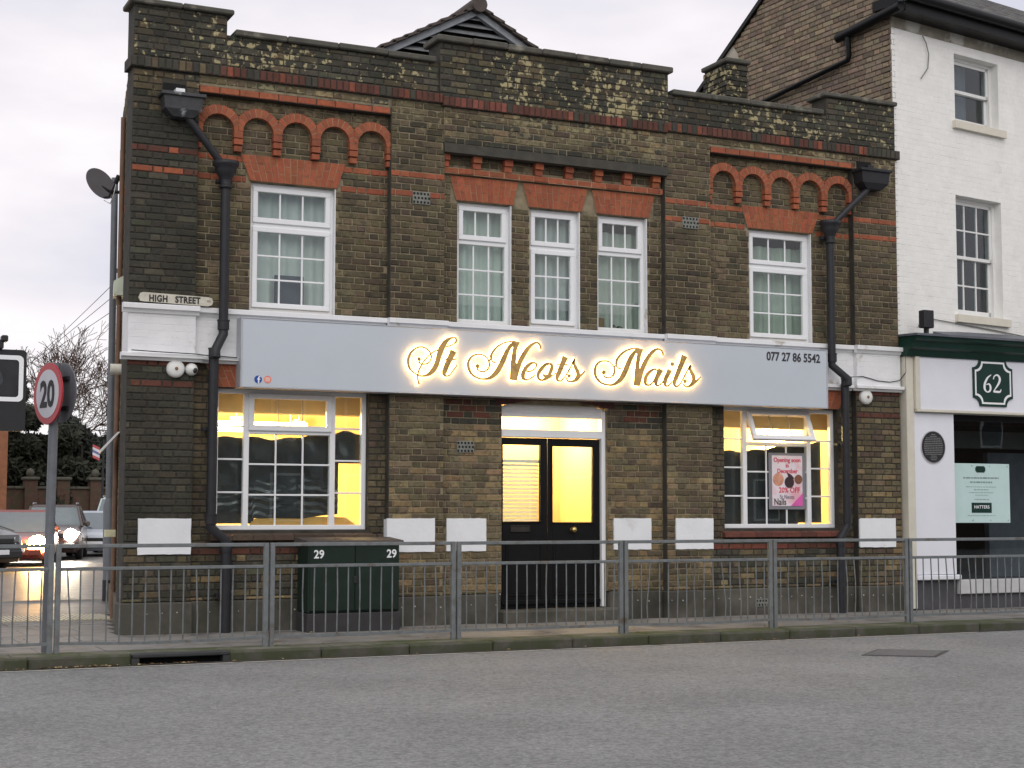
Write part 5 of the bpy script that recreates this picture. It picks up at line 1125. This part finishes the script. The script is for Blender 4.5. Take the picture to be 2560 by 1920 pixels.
# ================================================================== cars in the side street
TYRE=mat('tyre',(.012,.012,.012),.85,var=.2); RIMM=mat('alloy',(.30,.30,.31),.35,metal=.8,var=.1); CGL=mat('car_glass',(.10,.13,.14),.06,var=.1,spec=.9,coat=.6); BUMP=mat('car_trim',(.015,.015,.016),.6,var=.1)
def car(label,paint,loc,rot,W=1.75,L=4.1,H=1.48,suv=False,lights=None,name='parked_car',plate=None):
    t=thing(name,label,'car',loc,group='cars queueing in the side street',rotz=rot)
    hw=W/2; gc=.20 if suv else .16; belt=H*.62; hood=H*(.60 if suv else .55)
    # station: y, bottom, top, half width, shoulder inset
    S=[(-L/2,gc+.12,hood-.28,hw*.80,.10),(-L/2+.10,gc+.02,hood-.12,hw*.92,.10),(-L/2+.45,gc,hood-.03,hw*.99,.12),(-L*.24,gc,hood+.05,hw,.10),(-L*.20,gc,belt,hw,.07),(L*.30,gc,belt+.03,hw,.07),(L*.44,gc,belt+.02,hw*.97,.09),(L/2,gc+.12,belt-.10,hw*.88,.12)]
    v=[];f=[]; n=10
    for yy,zb,zt,h,ins in S:
        v+=[(-h*.86,yy,zb),(-h,yy,zb+.14),(-h*1.0,yy,(zb+zt)/2),(-h*.985,yy,zt-.13),(-h+ins,yy,zt),(h-ins,yy,zt),(h*.985,yy,zt-.13),(h,yy,(zb+zt)/2),(h,yy,zb+.14),(h*.86,yy,zb)]
    for i in range(len(S)-1):
        for k in range(n): f.append((i*n+k,i*n+(k+1)%n,(i+1)*n+(k+1)%n,(i+1)*n+k))
    f+=[tuple(range(n)),tuple(range(len(v)-1,len(v)-1-n,-1))]
    q=MB(); q.add(v,f,smooth=False); q.fixn=True; body=q.build('body',paint,t,local=True)
    # cabin
    y0,y1,y2,y3=-L*.235,-L*.235+(.62 if suv else .82),L*.26,L*.42
    bw,tw_=hw*.95,hw*.74; zb=belt-.02; zt=H-.05
    base=[(-bw,y0,zb-.02),(bw,y0,zb-.02),(bw,y3,zb),(-bw,y3,zb)]; top=[(-tw_,y1,zt),(tw_,y1,zt),(tw_,y2,zt-.02),(-tw_,y2,zt-.02)]
    q=MB(); q.add(base+top,[(0,1,5,4),(1,2,6,5),(2,3,7,6),(3,0,4,7)]); q.fixn=True; q.build('glasshouse',CGL,t,local=True)
    q=MB(); rp_=[(-tw_-.02,y1-.03,zt-.02),(tw_+.02,y1-.03,zt-.02),(tw_+.02,y2+.04,zt-.04),(-tw_-.02,y2+.04,zt-.04)]; q.add(rp_+[(x*.86,yy+(.10 if i<2 else -.1),H) for i,(x,yy,z) in enumerate(rp_)],[(4,5,6,7),(0,1,5,4),(1,2,6,5),(2,3,7,6),(3,0,4,7),(3,2,1,0)]); q.fixn=True; q.build('roof',paint,t,local=True)
    for s in (-1,1):
        for pa,pb,pr in (((s*bw*1.0,y0-.02,zb-.02),(s*(tw_+.01),y1,zt-.01),.035),((s*bw,L*.05,zb),(s*(tw_+.01),L*.05,zt),.03),((s*bw,y3,zb),(s*(tw_),y2,zt-.02),.05)): MB().tube([pa,pb],pr,6).build('pillar',paint,t,local=True)
        m=MB(); m.bbox(s*hw*1.0-(.0 if s>0 else .17),s*hw*1.0+(.17 if s>0 else .0),y0+.22,y0+.32,belt-.02,belt+.12,.03); m.build('mirror',paint,t,local=True)
        for yy in (-L*.31,L*.30):
            r=.34 if suv else .31; T=Matrix.Translation((s*(hw-.19),yy,r)) @ Matrix.Rotation(R(90)*s,4,'Y')
            wq=MB(); wq.lathe([(r*.62,-.0),(r*.62,.17),(r*.9,.195),(r,.16),(r,.02),(r*.9,-.01),(r*.62,0)],22,T=T); wo=wq.build('wheel',TYRE,t,local=True)
            rq=MB(); rq.lathe([(.001,.16),(.08,.17),(r*.5,.14),(r*.63,.16)],22,T=T); rq.build('rim',RIMM,wo,local=True)
        hz=hood-.24; hm=(lights or {}).get(s)
        q=MB(); q.add([(s*hw*.55,-L/2-.012,hz-.09),(s*hw*.86,-L/2+.06,hz-.05),(s*hw*.93,-L/2+.14,hz+.09),(s*hw*.58,-L/2+.05,hz+.06),(s*hw*.55,-L/2+.2,hz-.09),(s*hw*.86,-L/2+.3,hz-.05),(s*hw*.93,-L/2+.34,hz+.09),(s*hw*.58,-L/2+.3,hz+.06)],[(0,1,2,3),(0,4,5,1),(1,5,6,2),(2,6,7,3),(3,7,4,0)]); q.fixn=True
        if hm: q.disc(s*hw*.66,hz,.24 if 'amber' in hm.name else .18,-L/2-.03,-L/2+.1,n=16)
        q.build('headlight',hm or mat('headlight_clear',(.55,.56,.58),.12,var=.1,coat=.5),t,local=True)
    for s,m_ in (lights or {}).items():
        if m_.name!='headlight_dim':
            li=bpy.data.lights.new('headlight_beam','SPOT'); li.energy=1000 if 'amber' in m_.name else 600; li.color=(1,.58,.2) if 'amber' in m_.name else (1,.86,.62); li.spot_size=R(60); li.spot_blend=.8; li.shadow_soft_size=.12
            lo=bpy.data.objects.new('headlight_beam',li); COL.objects.link(lo); lo.parent=t; lo.location=(s*hw*.66,-L/2-.12,hood-.24); lo.rotation_euler=(R(-88)+math.pi,0,0) if False else (R(87),0,math.pi)
    q=MB(); q.bbox(-hw*.5,hw*.5,-L/2-.02,-L/2+.1,hood-.32,hood-.20,.015); q.build('grille',BUMP,t,local=True)
    q=MB(); q.bbox(-hw*.82,hw*.82,-L/2-.045,-L/2+.2,gc+.10,gc+.30,.04); q.build('bumper',BUMP if suv else paint,t,local=True)
    q=MB(); q.bbox(-.26,.26,-L/2-.055,-L/2-.04,gc+.20,gc+.31,.004); q.build('number_plate',WHITE,t,local=True)
    if suv:
        for s in (-1,1): MB().tube([(s*tw_*.95,y1+.15,H+.005),(s*tw_*.95,y1+.25,H+.05),(s*tw_*.95,y2-.1,H+.05),(s*tw_*.95,y2,H-.01)],.018,6).build('roof_rail',RIMM,t,local=True)
    # wipers
    q=MB(); q.tube([(-.1,y0-.0,zb+.01),(-.6*hw,y0+.20,zb+.15)],.012,5); q.build('wiper',BUMP,t,local=True)
    return t
LOR=emis('headlight_amber',(1,.50,.14),220); LWH=emis('headlight_white',(1,.90,.75),90); LSM=emis('headlight_dim',(1,.85,.65),8)
PSIL=mat('paint_silver_blue',(.36,.40,.46),.3,var=.05,coat=.6); PRED=mat('paint_red',(.17,.045,.04),.3,var=.05,coat=.6); PBR=mat('paint_dark_brown',(.055,.035,.03),.3,var=.1,coat=.6); PBK=mat('paint_black',(.02,.02,.022),.3,var=.1,coat=.6)
ra=R(-13)
car('silver blue hatchback facing the camera, nearest the street column',PSIL,(6.26,34.8,-.09),ra,1.72,3.9,1.42,lights={1:LSM})
car('dark brown off-roader with roof rails and a bright white headlight',PBR,(4.45,31.8,-.09),ra,1.78,4.3,1.60,suv=True,lights={-1:LWH,1:LWH})
car('red car half hidden behind the black car, with a glaring amber headlight',PRED,(2.75,26.6,-.09),ra,1.70,4.0,1.44,lights={1:LOR})
car('black car cut off by the left picture edge, turning right',PBK,(.10,22.4,-.09),R(40),1.80,4.2,1.62,suv=True)
car('pale van or car mostly hidden behind the street column, farthest back',mat('paint_pale_teal',(.42,.5,.5),.35,coat=.4),(8.0,39.5,-.09),ra,1.8,4.4,1.9,suv=True)

# ================================================================== trees, garden wall and far buildings
BARK=mat('bark',(.045,.036,.03),.95,var=.3,scale=4)
def bare_tree(base,h,spread,seed,label):
    rn=random.Random(seed); t=thing('bare_tree',label,'tree',base)
    tr=MB(); br=MB(); b=Vector(base)
    def grow(p,d,l,r,lev):
        n=3; pts=[p]; rs=[r]; q=p; dd=d
        for i in range(n):
            dd=(dd+Vector((rn.gauss(0,.16),rn.gauss(0,.16),rn.gauss(.03,.09)))).normalized(); q=q+dd*l/n; pts.append(q); rs.append(max(.014,r*(1-.4*(i+1)/n)))
        (tr if lev<2 else br).tube(pts,rs,6 if lev<2 else 4 if lev<4 else 3,cap=False)
        if lev>=7: return
        k=3 if lev<6 else 2
        for i in range(k):
            a=rn.uniform(.35,.85)*(1.15 if lev==0 else 1); ax=dd.orthogonal().normalized(); ax.rotate(Matrix.Rotation(rn.uniform(0,6.28),3,dd))
            nd=dd.copy(); nd.rotate(Matrix.Rotation(a,3,ax)); nd.x*=spread; nd.z=nd.z*.9+.12; nd.normalize()
            at=pts[-1] if i<2 else pts[-2]
            grow(at,nd,l*rn.uniform(.66,.86),rs[-1]*rn.uniform(.62,.8),lev+1)
    grow(b,Vector((0.02,0,1)),h*.27,h*.022,0)
    tr.build('trunk',BARK,t); br.build('branches',mat('twig',(.095,.058,.043),.9,var=.2),t); return t
def evergreen(base,h,w,seed,label,m,n=1500,ls=.24):
    rn=random.Random(seed); t=thing('evergreen_tree',label,'tree',base,group='dark trees behind the garden wall'); b=Vector(base)
    MB().tube([b,b+Vector((.05,0,h*.5)),b+Vector((0,.05,h*.85))],[w*.06,w*.045,.02],7,cap=False).build('trunk',BARK,t)
    q=MB(); cl=[(Vector((rn.gauss(0,w*.22),rn.gauss(0,w*.2),h*rn.uniform(.25,.93))),rn.uniform(.3,.6)*w*.42) for _ in range(16)]
    for i in range(n):
        c,r=rn.choice(cl); d=Vector((rn.gauss(0,1),rn.gauss(0,1),rn.gauss(0,1))).normalized()*r*rn.uniform(.5,1.05); p=b+c+d
        if p.z<.4: continue
        u=Vector((rn.gauss(0,1),rn.gauss(0,1),rn.gauss(0,1))).normalized()*ls*rn.uniform(.5,1.2); v_=u.orthogonal().normalized()*ls*rn.uniform(.25,.5)
        q.add([p-u,p+v_,p+u,p-v_],[(0,1,2,3)])
    q.build('crown',m,t); return t
EV=[mat('evergreen_leaf',(.014,.018,.011),.8,var=.4,scale=1),mat('evergreen_leaf2',(.020,.024,.012),.8,var=.4,scale=1)]
bare_tree((10.6,64,-.1),12.6,1.0,21,'tall bare winter tree with fine branches behind the dark evergreens')
bare_tree((8.6,66,-.1),11.2,1.0,5,'smaller bare tree rising behind the 20 sign')
et=['dark evergreen directly behind the traffic signal','broad dark evergreen left of the 20 sign pole','dark evergreen right behind the 20 sign pole','dark evergreen mass below the tall bare tree','low dark evergreen beside the street column','dark evergreen filling the gap left of the side wall']
for k,(x,yy,h,ww) in enumerate(((6.4,62,7.8,3.2),(7.7,60,6.6,3.4),(9.0,61,6.0,3.2),(10.2,60,5.6,3.2),(11.3,61,5.2,3.2),(12.5,60,5.2,3.2))): evergreen((x,yy,-.1),h,ww,30+k,et[k],EV[k%2],6500)
gw=thing('garden_wall','long brown brick garden wall with pillars behind the cars','wall',(9.5,58,0))
GB=mat('garden_brick',(.085,.05,.034),.9,var=.4,scale=5,bump=.4,bscale=14,col2=(.06,.055,.03),thr=(.5,.65)); GC=mat('wall_coping',(.085,.08,.062),.9,var=.3)
box('wall_face',GB,gw,5,16,57.9,58.2,-.2,2.35); 
for i in range(12): box('coping_stone',GC,gw,5+i*.92,5.9+i*.92,57.8,58.3,2.35,2.47,b=.02)
for x in (7.55,9.0,10.5,12.0):
    p=box('pillar',GB,gw,x-.28,x+.28,57.6,58.35,-.2,2.75); box('pillar_cap',GC,p,x-.36,x+.36,57.5,58.45,2.75,2.9,b=.04)
    q=MB(); q.lathe([(.001,.42),(.14,.34),(.2,.2),(.14,.06),(.08,0)],14,T=Matrix.Translation((x,58,2.9))) if x in (7.55,10.5) else None
    if q.v: q.build('ball_finial',GC,p)
fb=thing('far_brick_house','orange brown brick building at the far left edge of the side street','building',(3.5,47,0))
box('wall',mat('orange_brick',(.24,.10,.05),.9,var=.35,scale=3,bump=.3,bscale=12),fb,-6,5.05,47,55,-.2,6.0)
box('roof',TILE,fb,-6.2,5.15,46.8,55.2,6.0,6.2)
fe=thing('far_fence','two pale posts in front of the garden wall beside the street column','fence',(10.7,56,0))
for x in (10.75,11.15): box('post',mat('pale_post',(.3,.28,.22),.8),fe,x,x+.1,56.9,57,-.1,2.05)
fg=thing('barber_flag','small red white and blue hanging sign left of the street column','sign',(7.75,43.7,3.3))
for i,c in enumerate(((.45,.07,.08),(.6,.6,.62),(.12,.14,.3),(.6,.6,.62),(.45,.07,.08))):
    q=MB(); z=3.36+i*.10; q.add([(7.72,43.7,z),(7.98,43.7,z-.12),(7.98,43.7,z-.02),(7.72,43.7,z+.10),(7.72,43.74,z),(7.98,43.74,z-.12),(7.98,43.74,z-.02),(7.72,43.74,z+.10)],[(0,1,2,3),(7,6,5,4),(0,4,5,1),(2,6,7,3),(1,5,6,2),(3,7,4,0)]); q.fixn=True
    q.build('stripe',mat('flag_%d'%(i if i<3 else 4-i),c,.6),fg)
MB().tube([(7.70,43.72,3.95),(8.12,43.72,3.95)],.02,6).build('arm',INK,fg); MB().tube([(8.12,43.72,-.1),(8.12,43.72,4.05)],.04,8).build('post',INK,fg)
# overhead wires
WIRE=mat('wire',(.08,.08,.09),.7)
WB=[(4.64, 23.28, 7.4), (4.65, 23.31, 7.04), (4.66, 23.34, 6.63)]
for k,(a,b,l) in enumerate((((4.9,47.0,6.25),WB[0],'upper overhead wire crossing the sky left of the building'),((4.7,47.0,6.22),WB[1],'middle overhead wire crossing the sky left of the building'),((4.5,47.0,6.2),WB[2],'lower overhead wire crossing the sky left of the building'))):
    a,b=Vector(a),Vector(b); pts=[a.lerp(b,i/8)-Vector((0,0,.05*math.sin(math.pi*i/8))) for i in range(9)]
    tag(MB().tube(pts,.009,5).build('overhead_wire',WIRE),l,'wire',group='overhead wires')

up_=thing('utility_pole','dark wooden pole carrying the overhead wires behind the corner building','pole',(4.76,23.28,0))
MB().tube([(4.76,23.28,-.1),(4.76,23.28,7.70)],[.12,.09],10).build('pole',BARK,up_); box('crossarm',BARK,up_,4.34,5.14,23.23,23.33,7.40,7.50)
# ================================================================== the other side of the street (behind the viewer; it shows in the glass)
ob=thing('opposite_terrace','row of dark brick houses across the street behind the viewer','building',(15,-33,0))
OBR=mat('opposite_brick',(.085,.062,.045),.9,var=.3,scale=3); OGL=mat('opposite_glass',(.02,.022,.026),.1)
for k in range(8):
    x0=-14+k*8; h=6.2+.5*((k*7)%3); wl=box('wall',OBR,ob,x0,x0+7.96,-36,-31-.3*(k%2),-.1,h)
    q=MB(); q.add([(x0-.1,-30.7,h),(x0+8.05,-30.7,h),(x0+8.05,-33.5,h+2.0),(x0-.1,-33.5,h+2.0),(x0-.1,-36.2,h),(x0+8.05,-36.2,h)],[(0,1,2,3),(3,2,5,4),(0,3,4),(1,5,2),(0,4,5,1)]); q.fixn=True; q.build('roof',SL,ob)
    for i in range(3):
        for z in (1.0,3.9):
            xx=x0+1.1+i*2.5; wn=box('window',UPVC,wl,xx,xx+1.15,-31.02-.3*(k%2)+.03,-30.93-.3*(k%2),z,z+1.55); box('pane',OGL,wn,xx+.08,xx+1.07,-30.935-.3*(k%2),-30.915-.3*(k%2),z+.08,z+1.47)
